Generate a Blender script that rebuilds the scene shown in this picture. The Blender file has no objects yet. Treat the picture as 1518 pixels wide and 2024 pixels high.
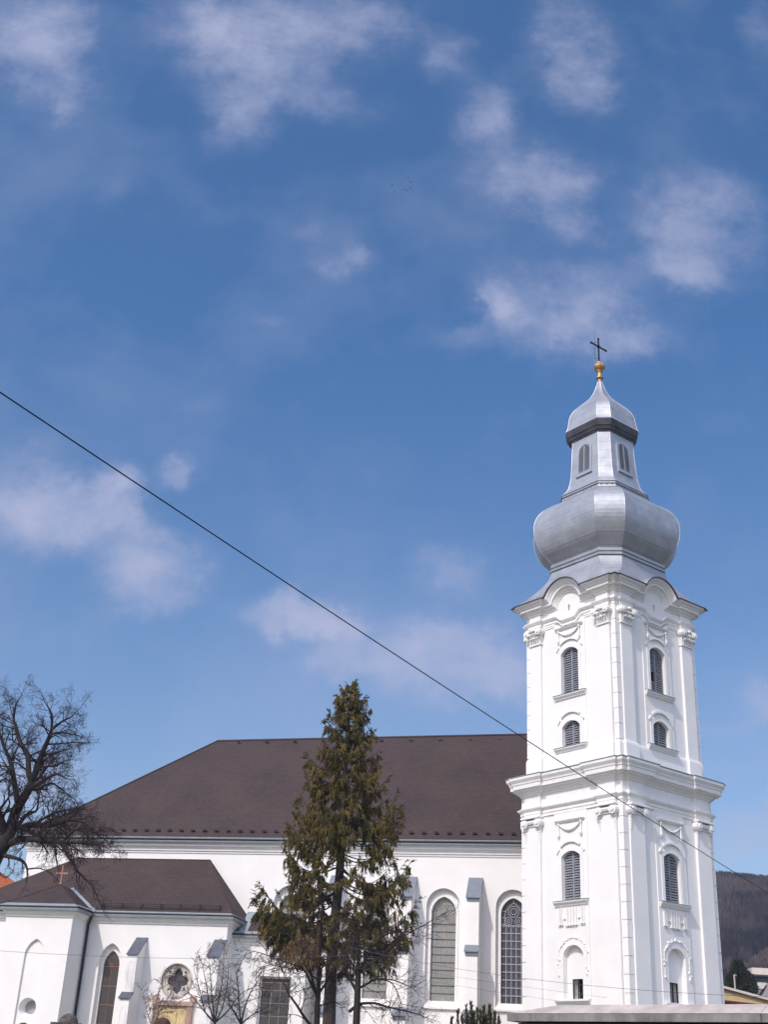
import bpy, bmesh, math, random
from mathutils import Vector, Matrix
from mathutils.geometry import tessellate_polygon
R = math.radians
PI = math.pi
scene = bpy.context.scene
COL = scene.collection

# ------------------------------------------------------------------ camera
FPX, PITCH, ROLL, EYE = 2387.65, R(25.8168), R(2.9662), 1.6
CR, SR, CP, SP = math.cos(ROLL), math.sin(ROLL), math.cos(PITCH), math.sin(PITCH)
fwd = Vector((0, CP, SP)); right0 = Vector((1, 0, 0)); up0 = Vector((0, -SP, CP))
cx_ = right0 * CR + up0 * SR
cy_ = up0 * CR - right0 * SR
cam_d = bpy.data.cameras.new('camera'); cam = bpy.data.objects.new('camera', cam_d); COL.objects.link(cam)
m = Matrix((cx_, cy_, -fwd)).transposed().to_4x4(); m.translation = (0, 0, EYE)
cam.matrix_world = m
cam_d.sensor_fit = 'VERTICAL'; cam_d.sensor_height = 24.0; cam_d.sensor_width = 24.0
cam_d.lens = 24.0 * FPX / 2024.0
cam_d.clip_start = 0.1; cam_d.clip_end = 6000
scene.camera = cam

def at(px, py, Y):
    """a point of the place seen in the photograph at (px, py), Y metres ahead"""
    X = px - 759; V = 1012 - py
    u = (CR * X - SR * V) / FPX; v = (SR * X + CR * V) / FPX
    d = Vector((u, CP - v * SP, SP + v * CP))
    t = Y / d.y
    return Vector((d.x * t, Y, EYE + d.z * t))

# ------------------------------------------------------------------ sun, sky, exposure
SUN_AZ, SUN_EL = R(-126.0), R(46.0)          # direction towards the sun (angle from +X)
sdir = Vector((math.cos(SUN_AZ) * math.cos(SUN_EL), math.sin(SUN_AZ) * math.cos(SUN_EL), math.sin(SUN_EL)))
sl = bpy.data.lights.new('sun', 'SUN'); sun = bpy.data.objects.new('sun', sl); COL.objects.link(sun)
sl.energy = 2.6; sl.angle = R(0.53); sl.color = (1.0, 0.945, 0.875)
sun.rotation_mode = 'QUATERNION'; sun.rotation_quaternion = sdir.to_track_quat('Z', 'Y')
scene.view_settings.view_transform = 'Standard'; scene.view_settings.look = 'None'
scene.view_settings.gamma = 1.0; scene.view_settings.exposure = 0.17
try: scene.view_settings.use_curve_mapping = False
except Exception: pass

world = bpy.data.worlds.new('World'); scene.world = world; world.use_nodes = True
SKY_STR = 0.15
def build_sky():
    nt = world.node_tree; N = nt.nodes; L = nt.links; N.clear()
    out = N.new('ShaderNodeOutputWorld'); bg = N.new('ShaderNodeBackground')
    sky = N.new('ShaderNodeTexSky'); sky.sky_type = 'NISHITA'; sky.sun_disc = False
    sky.sun_elevation = SUN_EL; sky.sun_rotation = PI / 2 - SUN_AZ
    sky.altitude = 300; sky.air_density = 1.0; sky.dust_density = 0.9; sky.ozone_density = 2.2
    bg.inputs['Strength'].default_value = SKY_STR
    def math_(op, a, b=None, c=None, clamp=False):
        n = N.new('ShaderNodeMath'); n.operation = op; n.use_clamp = clamp
        for i, x in enumerate((a, b, c)):
            if x is None: continue
            if isinstance(x, (int, float)): n.inputs[i].default_value = x
            else: L.new(x, n.inputs[i])
        return n.outputs[0]
    tc = N.new('ShaderNodeTexCoord'); sep = N.new('ShaderNodeSeparateXYZ'); L.new(tc.outputs['Generated'], sep.inputs[0])
    yy = math_('MAXIMUM', sep.outputs['Y'], 0.08)
    U = math_('DIVIDE', sep.outputs['X'], yy); W = math_('DIVIDE', sep.outputs['Z'], yy)
    comb = N.new('ShaderNodeCombineXYZ'); L.new(U, comb.inputs[0]); L.new(W, comb.inputs[1])
    def noise(scale, detail, rough, off=0.0):
        n = N.new('ShaderNodeTexNoise'); n.inputs['Scale'].default_value = scale; n.inputs['Detail'].default_value = detail
        n.inputs['Roughness'].default_value = rough
        ad = N.new('ShaderNodeVectorMath'); ad.operation = 'ADD'; ad.inputs[1].default_value = (off, off * 0.7, off * 1.3)
        L.new(comb.outputs[0], ad.inputs[0]); L.new(ad.outputs[0], n.inputs['Vector'])
        return n
    nw = noise(15.0, 8, 0.66)
    sub = N.new('ShaderNodeVectorMath'); sub.operation = 'SUBTRACT'; L.new(nw.outputs['Color'], sub.inputs[0]); sub.inputs[1].default_value = (.5, .5, .5)
    sc_ = N.new('ShaderNodeVectorMath'); sc_.operation = 'SCALE'; L.new(sub.outputs[0], sc_.inputs[0]); sc_.inputs['Scale'].default_value = 0.085
    ad = N.new('ShaderNodeVectorMath'); ad.operation = 'ADD'; L.new(comb.outputs[0], ad.inputs[0]); L.new(sc_.outputs[0], ad.inputs[1])
    P = ad.outputs[0]
    # drifting clouds, each a soft patch of the sky dome (bearing, height, extents, thickness)
    blobs = [(60,50,120,95,.62),(120,150,75,75,.30),(150,195,40,32,.30),(430,40,130,75,.45),(480,120,130,75,.28),(610,55,190,85,.34),(750,35,130,60,.28),
        (470,235,70,62,.38),(575,180,100,55,.28),(690,212,75,42,.24),(890,120,55,48,.34),(960,232,58,64,.42),(1130,85,85,95,.5),(1150,180,60,50,.22),
        (1065,360,118,64,.55),(1135,450,70,45,.36),(1385,435,120,105,.58),(1320,535,75,34,.3),(990,580,52,66,.32),(985,622,36,36,.4),
        (1140,620,125,82,.62),(1235,665,100,36,.4),(940,680,110,26,.22),(680,505,55,38,.4),(640,440,80,22,.25),(440,430,130,28,.14),(215,370,40,40,.14),(540,642,30,16,.13),
        (60,1020,190,72,.8),(205,985,80,72,.72),(60,905,70,45,.34),(310,1140,112,70,.82),(350,930,42,34,.45),(400,800,50,25,.12),
        (585,1215,105,40,.62),(655,1250,50,40,.4),(650,1320,60,30,.34),(850,1315,150,72,.58),(1000,1320,90,75,.5),(875,1130,75,52,.34),
        (1510,1395,60,45,.42),(1430,1430,70,24,.25),(40,1545,110,90,.5),(1490,1650,110,60,.42),(1400,1520,120,30,.2),(1300,250,110,70,.12),(1505,60,40,60,.25)]
    tot = None
    for (px, py, rx, ry, s) in blobs:
        c = at(px, py, 1.0); cu, cw = c.x, c.z - EYE
        a = at(px + 10, py, 1.0); b = at(px, py - 10, 1.0)
        ku = abs(a.x - cu) / 10; kw = abs(b.z - EYE - cw) / 10
        su, sw = 1.0 / (rx * 1.7 * ku), 1.0 / (ry * 1.7 * kw)
        ma = N.new('ShaderNodeVectorMath'); ma.operation = 'MULTIPLY_ADD'
        L.new(P, ma.inputs[0]); ma.inputs[1].default_value = (su, sw, 0); ma.inputs[2].default_value = (-cu * su, -cw * sw, 0)
        ln = N.new('ShaderNodeVectorMath'); ln.operation = 'LENGTH'; L.new(ma.outputs[0], ln.inputs[0])
        mr = N.new('ShaderNodeMapRange'); mr.interpolation_type = 'SMOOTHSTEP'
        mr.inputs['From Min'].default_value = 1.0; mr.inputs['From Max'].default_value = 0.0
        mr.inputs['To Min'].default_value = 0.0; mr.inputs['To Max'].default_value = s * (.82 if py < 720 else .92)
        L.new(ln.outputs['Value'], mr.inputs['Value'])
        tot = mr.outputs[0] if tot is None else math_('ADD', tot, mr.outputs[0])
    n2 = noise(13.0, 11, 0.62, 3.1)
    r2 = N.new('ShaderNodeMapRange'); r2.inputs['From Min'].default_value = 0.34; r2.inputs['From Max'].default_value = 0.64
    r2.inputs['To Min'].default_value = 0.20; r2.inputs['To Max'].default_value = 1.45; L.new(n2.outputs['Fac'], r2.inputs['Value'])
    n3 = noise(4.0, 8, 0.6, 9.0)
    r3 = N.new('ShaderNodeMapRange'); r3.inputs['From Min'].default_value = 0.48; r3.inputs['From Max'].default_value = 0.8
    r3.inputs['To Min'].default_value = 0.0; r3.inputs['To Max'].default_value = 0.24; L.new(n3.outputs['Fac'], r3.inputs['Value'])
    nn = math_('MULTIPLY', math_('SUBTRACT', n2.outputs['Fac'], .5), 2.0)
    sh = math_('ADD', math_('MULTIPLY', tot, 1.75), nn)
    sm = N.new('ShaderNodeMapRange'); sm.interpolation_type = 'SMOOTHSTEP'; sm.inputs['From Min'].default_value = -.28; sm.inputs['From Max'].default_value = 1.45; L.new(sh, sm.inputs['Value'])
    sg = N.new('ShaderNodeMapRange'); sg.interpolation_type = 'SMOOTHSTEP'; sg.inputs['From Min'].default_value = .01; sg.inputs['From Max'].default_value = .34; L.new(tot, sg.inputs['Value'])
    den = math_('MULTIPLY', math_('MULTIPLY', sm.outputs[0], sg.outputs[0]), .40)
    den = math_('ADD', den, math_('MULTIPLY', math_('MULTIPLY', tot, r2.outputs[0]), .42)); den = math_('ADD', den, r3.outputs[0])
    front = N.new('ShaderNodeMapRange'); front.inputs['From Min'].default_value = 0.08; front.inputs['From Max'].default_value = 0.3
    L.new(sep.outputs['Y'], front.inputs['Value'])
    den = math_('MULTIPLY', den, front.outputs[0]); den = math_('MINIMUM', den, 0.82)
    hs = N.new('ShaderNodeHueSaturation'); hs.inputs['Saturation'].default_value = 1.0; hs.inputs['Hue'].default_value = 0.5
    L.new(sky.outputs[0], hs.inputs['Color'])
    tint = N.new('ShaderNodeMix'); tint.data_type = 'RGBA'; tint.blend_type = 'MULTIPLY'; tint.inputs['Factor'].default_value = 1.0
    tm = N.new('ShaderNodeMapRange'); tm.inputs['From Min'].default_value = 0.02; tm.inputs['From Max'].default_value = 0.55
    L.new(sep.outputs['Z'], tm.inputs['Value'])
    tz_ = N.new('ShaderNodeMix'); tz_.data_type = 'RGBA'; L.new(tm.outputs[0], tz_.inputs['Factor'])
    tz_.inputs['A'].default_value = SKY_LOW; tz_.inputs['B'].default_value = SKY_HIGH
    ty = N.new('ShaderNodeMapRange'); ty.inputs['From Min'].default_value = -0.35; ty.inputs['From Max'].default_value = 0.25
    L.new(sep.outputs['Y'], ty.inputs['Value'])
    tb_ = N.new('ShaderNodeMix'); tb_.data_type = 'RGBA'; L.new(ty.outputs[0], tb_.inputs['Factor'])
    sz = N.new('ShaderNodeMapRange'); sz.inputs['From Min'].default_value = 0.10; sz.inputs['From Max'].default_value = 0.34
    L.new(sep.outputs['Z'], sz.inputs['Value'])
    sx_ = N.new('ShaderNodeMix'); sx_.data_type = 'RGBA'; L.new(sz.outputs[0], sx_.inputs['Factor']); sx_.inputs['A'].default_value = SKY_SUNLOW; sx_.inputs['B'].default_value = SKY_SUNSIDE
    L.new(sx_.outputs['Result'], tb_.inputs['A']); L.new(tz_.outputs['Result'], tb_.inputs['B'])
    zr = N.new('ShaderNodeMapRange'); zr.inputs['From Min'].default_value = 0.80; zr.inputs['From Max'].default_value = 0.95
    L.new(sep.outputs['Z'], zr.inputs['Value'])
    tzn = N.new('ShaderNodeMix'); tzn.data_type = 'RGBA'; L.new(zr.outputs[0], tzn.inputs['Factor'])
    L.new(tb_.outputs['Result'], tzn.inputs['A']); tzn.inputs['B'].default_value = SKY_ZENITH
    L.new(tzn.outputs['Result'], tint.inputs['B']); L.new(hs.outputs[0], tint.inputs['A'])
    mx = N.new('ShaderNodeMix'); mx.data_type = 'RGBA'
    L.new(den, mx.inputs['Factor']); L.new(tint.outputs['Result'], mx.inputs['A'])
    mx.inputs['B'].default_value = CLOUD_COL
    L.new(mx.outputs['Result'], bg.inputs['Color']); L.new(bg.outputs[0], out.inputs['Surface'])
SKY_LOW = (.90, .81, .78, 1); SKY_HIGH = (.36, .67, .90, 1); SKY_SUNSIDE = (3.0, 2.4, 2.0, 1); SKY_SUNLOW = (.55, .5, .48, 1); SKY_ZENITH = (1.9, 1.7, 1.6, 1)  # unseen sky behind and overhead brightened as added fill, its low band dimmed
CLOUD_COL = (3.0, 3.15, 4.3, 1)
build_sky()

# ------------------------------------------------------------------ materials
def new_mat(name):
    mt = bpy.data.materials.new(name); mt.use_nodes = True
    nt = mt.node_tree; b = nt.nodes['Principled BSDF']
    return mt, nt.nodes, nt.links, b
def mat(name, c1, c2=None, scale=3.0, rough=0.8, metal=0.0, bump=0.0, bscale=None, detail=6, spec=0.3, lo=0.35, hi=0.7, stretch=None):
    mt, N, L, b = new_mat(name)
    b.inputs['Roughness'].default_value = rough; b.inputs['Metallic'].default_value = metal
    b.inputs['Specular IOR Level'].default_value = spec
    tc = N.new('ShaderNodeTexCoord'); vec = tc.outputs['Object']
    if stretch:
        mp = N.new('ShaderNodeMapping'); mp.inputs['Scale'].default_value = stretch; L.new(vec, mp.inputs['Vector']); vec = mp.outputs[0]
    if c2 is None: b.inputs['Base Color'].default_value = (*c1, 1)
    else:
        n = N.new('ShaderNodeTexNoise'); n.inputs['Scale'].default_value = scale; n.inputs['Detail'].default_value = detail; n.inputs['Roughness'].default_value = .62
        L.new(vec, n.inputs['Vector'])
        r = N.new('ShaderNodeValToRGB'); r.color_ramp.elements[0].position = lo; r.color_ramp.elements[1].position = hi
        r.color_ramp.elements[0].color = (*c1, 1); r.color_ramp.elements[1].color = (*c2, 1)
        L.new(n.outputs['Fac'], r.inputs['Fac']); L.new(r.outputs[0], b.inputs['Base Color'])
    if bump:
        n = N.new('ShaderNodeTexNoise'); n.inputs['Scale'].default_value = bscale or scale * 6; n.inputs['Detail'].default_value = 5
        L.new(vec, n.inputs['Vector'])
        bp = N.new('ShaderNodeBump'); bp.inputs['Strength'].default_value = bump; bp.inputs['Distance'].default_value = 0.02
        L.new(n.outputs['Fac'], bp.inputs['Height']); L.new(bp.outputs[0], b.inputs['Normal'])
    return mt

M = {}
M['plaster'] = mat('white_plaster', (.735, .715, .705), (.815, .80, .785), scale=.55, rough=.9, bump=.07, bscale=9, spec=.15, lo=.2, hi=.75)
M['plaster_tower'] = mat('tower_plaster', (.735, .715, .705), (.815, .80, .785), scale=.6, rough=.88, bump=.07, bscale=9, spec=.15, lo=.2, hi=.7)
M['stone_trim'] = mat('stucco_trim', (.75, .73, .715), (.805, .79, .775), scale=2, rough=.85, bump=.2, bscale=12, spec=.15)
M['tracery_stone'] = mat('tracery_stone', (.50, .45, .40), (.62, .58, .53), scale=6, rough=.9, bump=.3)
M['louvre'] = mat('grey_louvre_paint', (.21, .22, .25), (.29, .30, .335), scale=5, rough=.55)
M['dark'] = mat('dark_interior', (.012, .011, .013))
M['zinc'] = None
M['flash'] = mat('grey_flashing', (.20, .235, .27), (.27, .30, .335), scale=2.5, rough=.5, metal=.0, spec=.5)
M['cap_slate'] = mat('dark_cap_sheet', (.075, .085, .11), (.115, .125, .155), scale=2.5, rough=.6, spec=.4)
M['cap_blue'] = mat('blue_grey_cap_sheet', (.145, .17, .20), (.195, .22, .25), scale=2.5, rough=.55, spec=.4)
M['scrub'] = mat('brown_scrub', (.05, .040, .038), (.12, .088, .078), scale=.02, rough=1, spec=0)
M['gutter'] = mat('painted_gutter', (.24, .28, .30), (.31, .345, .37), scale=2, rough=.4, spec=.5)
M['blackmetal'] = mat('black_metal', (.014, .015, .022), rough=.45)
M['gold'] = mat('gilded_metal', (.42, .26, .10), (.54, .35, .15), scale=6, rough=.5, metal=.4)
M['copper'] = mat('copper_bar', (.30, .15, .09), rough=.6)
M['lead'] = mat('lead_came', (.33, .33, .35), rough=.6)
M['lead_warm'] = mat('came_warm', (.36, .29, .25), rough=.65)
M['door'] = mat('gilded_panel', (.50, .37, .17), (.68, .54, .30), scale=4, rough=.6)
M['redstone'] = mat('portal_stone', (.36, .24, .19), (.46, .34, .28), scale=5, rough=.85)
M['bark'] = mat('bark', (.030, .024, .022), (.075, .06, .052), scale=9, rough=.95, bump=.6, bscale=30)
M['bark_dark'] = mat('dark_bark', (.016, .013, .014), (.04, .032, .03), scale=9, rough=.95, bump=.5, bscale=30)
M['twig'] = mat('twig_bark', (.022, .016, .018), (.06, .040, .042), scale=4, rough=.95)
M['twig_pale'] = mat('pale_twig', (.10, .075, .072), (.17, .13, .12), scale=4, rough=.95)
M['spruce'] = mat('spruce_needles', (.024, .028, .011), (.130, .096, .026), scale=1.1, rough=.85, spec=.2, lo=.36, hi=.62)
M['spruce_dry'] = mat('dry_needles', (.10, .065, .032), (.17, .11, .06), scale=3, rough=.9)
M['yew'] = mat('yew_needles', (.010, .016, .008), (.06, .055, .018), scale=2.2, rough=.85, spec=.2)
M['conifer'] = mat('far_conifer', (.010, .018, .012), (.035, .045, .022), scale=.8, rough=.9)
M['forest'] = mat('leafless_forest', (.018, .018, .024), (.074, .060, .056), scale=.03, rough=1, spec=0, lo=.42, hi=.6)
M['hill'] = mat('hill_scrub', (.045, .036, .034), (.12, .10, .055), scale=.02, rough=1, spec=0)
M['ground'] = mat('ground_gravel', (.34, .315, .28), (.44, .41, .37), scale=.35, rough=1, bump=.4)
M['concrete'] = mat('weathered_concrete', (.33, .29, .27), (.52, .46, .43), scale=2.2, rough=.95, bump=.5, bscale=25)
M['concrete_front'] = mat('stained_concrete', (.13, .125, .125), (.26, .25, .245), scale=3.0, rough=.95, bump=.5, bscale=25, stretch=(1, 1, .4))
M['stone_dark'] = mat('dark_stone', (.045, .038, .036), (.15, .13, .12), scale=9, rough=.95, bump=.6)
M['stone_brown'] = mat('brown_stone', (.045, .026, .02), (.10, .06, .045), scale=9, rough=.95, bump=.6)
M['ochre'] = mat('ochre_render', (.50, .38, .20), (.58, .45, .25), scale=1, rough=.9)
M['cream'] = mat('cream_concrete', (.56, .49, .42), (.66, .59, .52), scale=1, rough=.9)
M['greyconc'] = mat('grey_render', (.26, .25, .26), (.34, .33, .34), scale=1, rough=.9)
M['red_fascia'] = mat('dark_red_paint', (.10, .02, .02), rough=.6)
M['blueglass'] = mat('blue_glass', (.12, .30, .42), (.30, .45, .52), scale=.8, rough=.2, spec=.6)
M['cable'] = mat('black_cable', (.012, .014, .022), rough=.6)
M['wire'] = mat('grey_wire', (.10, .10, .11), rough=.6)
M['bird'] = mat('bird_plumage', (.03, .03, .035), rough=.9)
M['pole'] = mat('pale_pole', (.45, .40, .37), rough=.9)

def ground_mat():
    mt, N, L, b = new_mat('churchyard_ground')
    tc = N.new('ShaderNodeTexCoord'); sp = N.new('ShaderNodeSeparateXYZ'); L.new(tc.outputs['Object'], sp.inputs[0])
    def m(op, a, c):
        n = N.new('ShaderNodeMath'); n.operation = op
        for i, q in enumerate((a, c)):
            if isinstance(q, (int, float)): n.inputs[i].default_value = q
            else: L.new(q, n.inputs[i])
        return n.outputs[0]
    dx = m('ABSOLUTE', m('ADD', sp.outputs['X'], 8.0), 0); dy = m('ABSOLUTE', m('SUBTRACT', sp.outputs['Y'], 57.0), 0)
    nz = N.new('ShaderNodeTexNoise'); nz.inputs['Scale'].default_value = .3; nz.inputs['Detail'].default_value = 6; L.new(tc.outputs['Object'], nz.inputs['Vector'])
    d = m('ADD', m('MAXIMUM', m('DIVIDE', dx, 34.0), m('DIVIDE', dy, 30.0)), m('MULTIPLY', nz.outputs['Fac'], .12))
    r = N.new('ShaderNodeMapRange'); r.inputs['From Min'].default_value = 1.04; r.inputs['From Max'].default_value = 1.08; L.new(d, r.inputs['Value'])
    n2 = N.new('ShaderNodeTexNoise'); n2.inputs['Scale'].default_value = 1.2; n2.inputs['Detail'].default_value = 8; L.new(tc.outputs['Object'], n2.inputs['Vector'])
    g1 = N.new('ShaderNodeMix'); g1.data_type = 'RGBA'; g1.inputs['A'].default_value = (.15, .145, .11, 1); g1.inputs['B'].default_value = (.22, .205, .16, 1); L.new(n2.outputs['Fac'], g1.inputs['Factor'])
    g2 = N.new('ShaderNodeMix'); g2.data_type = 'RGBA'; g2.inputs['A'].default_value = (.045, .045, .035, 1); g2.inputs['B'].default_value = (.10, .09, .07, 1); L.new(n2.outputs['Fac'], g2.inputs['Factor'])
    mx = N.new('ShaderNodeMix'); mx.data_type = 'RGBA'; L.new(r.outputs[0], mx.inputs['Factor']); L.new(g1.outputs['Result'], mx.inputs['A']); L.new(g2.outputs['Result'], mx.inputs['B'])
    L.new(mx.outputs['Result'], b.inputs['Base Color']); b.inputs['Roughness'].default_value = 1
    return mt
M['ground'] = ground_mat()
def tile_mat(name, c1, c2, mortar, bw, bh, dirt):
    mt, N, L, b = new_mat(name)
    uv = N.new('ShaderNodeUVMap'); uv.uv_map = 'slope'
    br = N.new('ShaderNodeTexBrick'); br.inputs['Scale'].default_value = 1.0
    br.inputs['Color1'].default_value = (*c1, 1); br.inputs['Color2'].default_value = (*c2, 1); br.inputs['Mortar'].default_value = (*mortar, 1)
    br.inputs['Mortar Size'].default_value = .018; br.inputs['Brick Width'].default_value = bw; br.inputs['Row Height'].default_value = bh
    L.new(uv.outputs[0], br.inputs['Vector'])
    tc = N.new('ShaderNodeTexCoord')
    n = N.new('ShaderNodeTexNoise'); n.inputs['Scale'].default_value = .35; n.inputs['Detail'].default_value = 7; L.new(tc.outputs['Object'], n.inputs['Vector'])
    r = N.new('ShaderNodeValToRGB'); r.color_ramp.elements[0].position = .3; r.color_ramp.elements[1].position = .75
    r.color_ramp.elements[0].color = (.82, .82, .84, 1); r.color_ramp.elements[1].color = (*dirt, 1); L.new(n.outputs['Fac'], r.inputs['Fac'])
    mx = N.new('ShaderNodeMix'); mx.data_type = 'RGBA'; mx.blend_type = 'MULTIPLY'; mx.inputs['Factor'].default_value = 1
    L.new(br.outputs['Color'], mx.inputs['A']); L.new(r.outputs[0], mx.inputs['B']); L.new(mx.outputs['Result'], b.inputs['Base Color'])
    bp = N.new('ShaderNodeBump'); bp.inputs['Strength'].default_value = .5; bp.inputs['Distance'].default_value = .02; bp.invert = True
    L.new(br.outputs['Fac'], bp.inputs['Height']); L.new(bp.outputs[0], b.inputs['Normal'])
    b.inputs['Roughness'].default_value = .85; b.inputs['Specular IOR Level'].default_value = .25
    return mt
M['tile'] = tile_mat('brown_roof_tiles', (.058, .042, .041), (.072, .052, .050), (.038, .028, .028), .24, .19, (1.12, 1.08, 1.05))
M['redtile'] = tile_mat('red_roof_tiles', (.36, .09, .035), (.42, .12, .05), (.18, .05, .03), .3, .3, (1.1, 1.05, 1.0))

def zinc_mat(name, streak=True):
    mt, N, L, b = new_mat(name)
    tc = N.new('ShaderNodeTexCoord'); o = tc.outputs['Object']
    n = N.new('ShaderNodeTexNoise'); n.inputs['Scale'].default_value = 1.1; n.inputs['Detail'].default_value = 8; n.inputs['Roughness'].default_value = .65; L.new(o, n.inputs['Vector'])
    r = N.new('ShaderNodeValToRGB'); r.color_ramp.elements[0].position = .3; r.color_ramp.elements[1].position = .72
    r.color_ramp.elements[0].color = (.34, .355, .39, 1); r.color_ramp.elements[1].color = (.50, .515, .545, 1); L.new(n.outputs['Fac'], r.inputs['Fac'])
    # horizontal sheet joints every .56 m and slight tone change from sheet to sheet
    sp = N.new('ShaderNodeSeparateXYZ'); L.new(o, sp.inputs[0])
    dv = N.new('ShaderNodeMath'); dv.operation = 'DIVIDE'; L.new(sp.outputs['Z'], dv.inputs[0]); dv.inputs[1].default_value = .56
    fr = N.new('ShaderNodeMath'); fr.operation = 'FRACT'; L.new(dv.outputs[0], fr.inputs[0])
    lt = N.new('ShaderNodeMath'); lt.operation = 'LESS_THAN'; L.new(fr.outputs[0], lt.inputs[0]); lt.inputs[1].default_value = .05
    mx = N.new('ShaderNodeMix'); mx.data_type = 'RGBA'; mx.blend_type = 'MULTIPLY'
    sc = N.new('ShaderNodeMath'); sc.operation = 'MULTIPLY'; L.new(lt.outputs[0], sc.inputs[0]); sc.inputs[1].default_value = .42
    L.new(sc.outputs[0], mx.inputs['Factor']); L.new(r.outputs[0], mx.inputs['A']); mx.inputs['B'].default_value = (.35, .36, .4, 1)
    L.new(mx.outputs['Result'], b.inputs['Base Color'])
    n2 = N.new('ShaderNodeTexNoise'); n2.inputs['Scale'].default_value = 1.6; n2.inputs['Detail'].default_value = 3; L.new(o, n2.inputs['Vector'])
    bp = N.new('ShaderNodeBump'); bp.inputs['Strength'].default_value = .35; bp.inputs['Distance'].default_value = .06
    L.new(n2.outputs['Fac'], bp.inputs['Height']); L.new(bp.outputs[0], b.inputs['Normal'])
    b.inputs['Roughness'].default_value = .5; b.inputs['Metallic'].default_value = .6; b.inputs['Specular IOR Level'].default_value = .45
    return mt
M['zinc'] = zinc_mat('zinc_sheet')
M['zinc_dark'] = mat('dark_zinc', (.05, .05, .06), (.10, .10, .115), scale=2, rough=.55, metal=.2)

def glass_mat(name, c1, c2, c3):
    mt, N, L, b = new_mat(name)
    tc = N.new('ShaderNodeTexCoord')
    v = N.new('ShaderNodeTexVoronoi'); v.inputs['Scale'].default_value = 5.5; L.new(tc.outputs['Object'], v.inputs['Vector'])
    n = N.new('ShaderNodeTexNoise'); n.inputs['Scale'].default_value = 1.3; n.inputs['Detail'].default_value = 4; L.new(tc.outputs['Object'], n.inputs['Vector'])
    mx = N.new('ShaderNodeMix'); mx.data_type = 'RGBA'; mx.inputs['A'].default_value = (*c1, 1); mx.inputs['B'].default_value = (*c2, 1); L.new(n.outputs['Fac'], mx.inputs['Factor'])
    m2 = N.new('ShaderNodeMix'); m2.data_type = 'RGBA'; m2.inputs['B'].default_value = (*c3, 1); L.new(mx.outputs['Result'], m2.inputs['A'])
    sp = N.new('ShaderNodeSeparateColor'); L.new(v.outputs['Color'], sp.inputs[0])
    sc = N.new('ShaderNodeMath'); sc.operation = 'MULTIPLY'; L.new(sp.outputs[0], sc.inputs[0]); sc.inputs[1].default_value = .6
    L.new(sc.outputs[0], m2.inputs['Factor']); L.new(m2.outputs['Result'], b.inputs['Base Color'])
    bp = N.new('ShaderNodeBump'); bp.inputs['Strength'].default_value = .25; bp.inputs['Distance'].default_value = .02
    L.new(v.outputs['Distance'], bp.inputs['Height']); L.new(bp.outputs[0], b.inputs['Normal'])
    b.inputs['Roughness'].default_value = .28; b.inputs['Specular IOR Level'].default_value = .5
    return mt
M['glass_pale'] = glass_mat('leaded_glass_pale', (.20, .20, .20), (.30, .275, .24), (.26, .31, .32))
M['glass_dark'] = glass_mat('leaded_glass_dark', (.03, .03, .045), (.09, .08, .10), (.05, .06, .09))
M['glass_brown'] = glass_mat('leaded_glass_brown', (.035, .032, .033), (.085, .072, .068), (.05, .055, .062))

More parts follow.
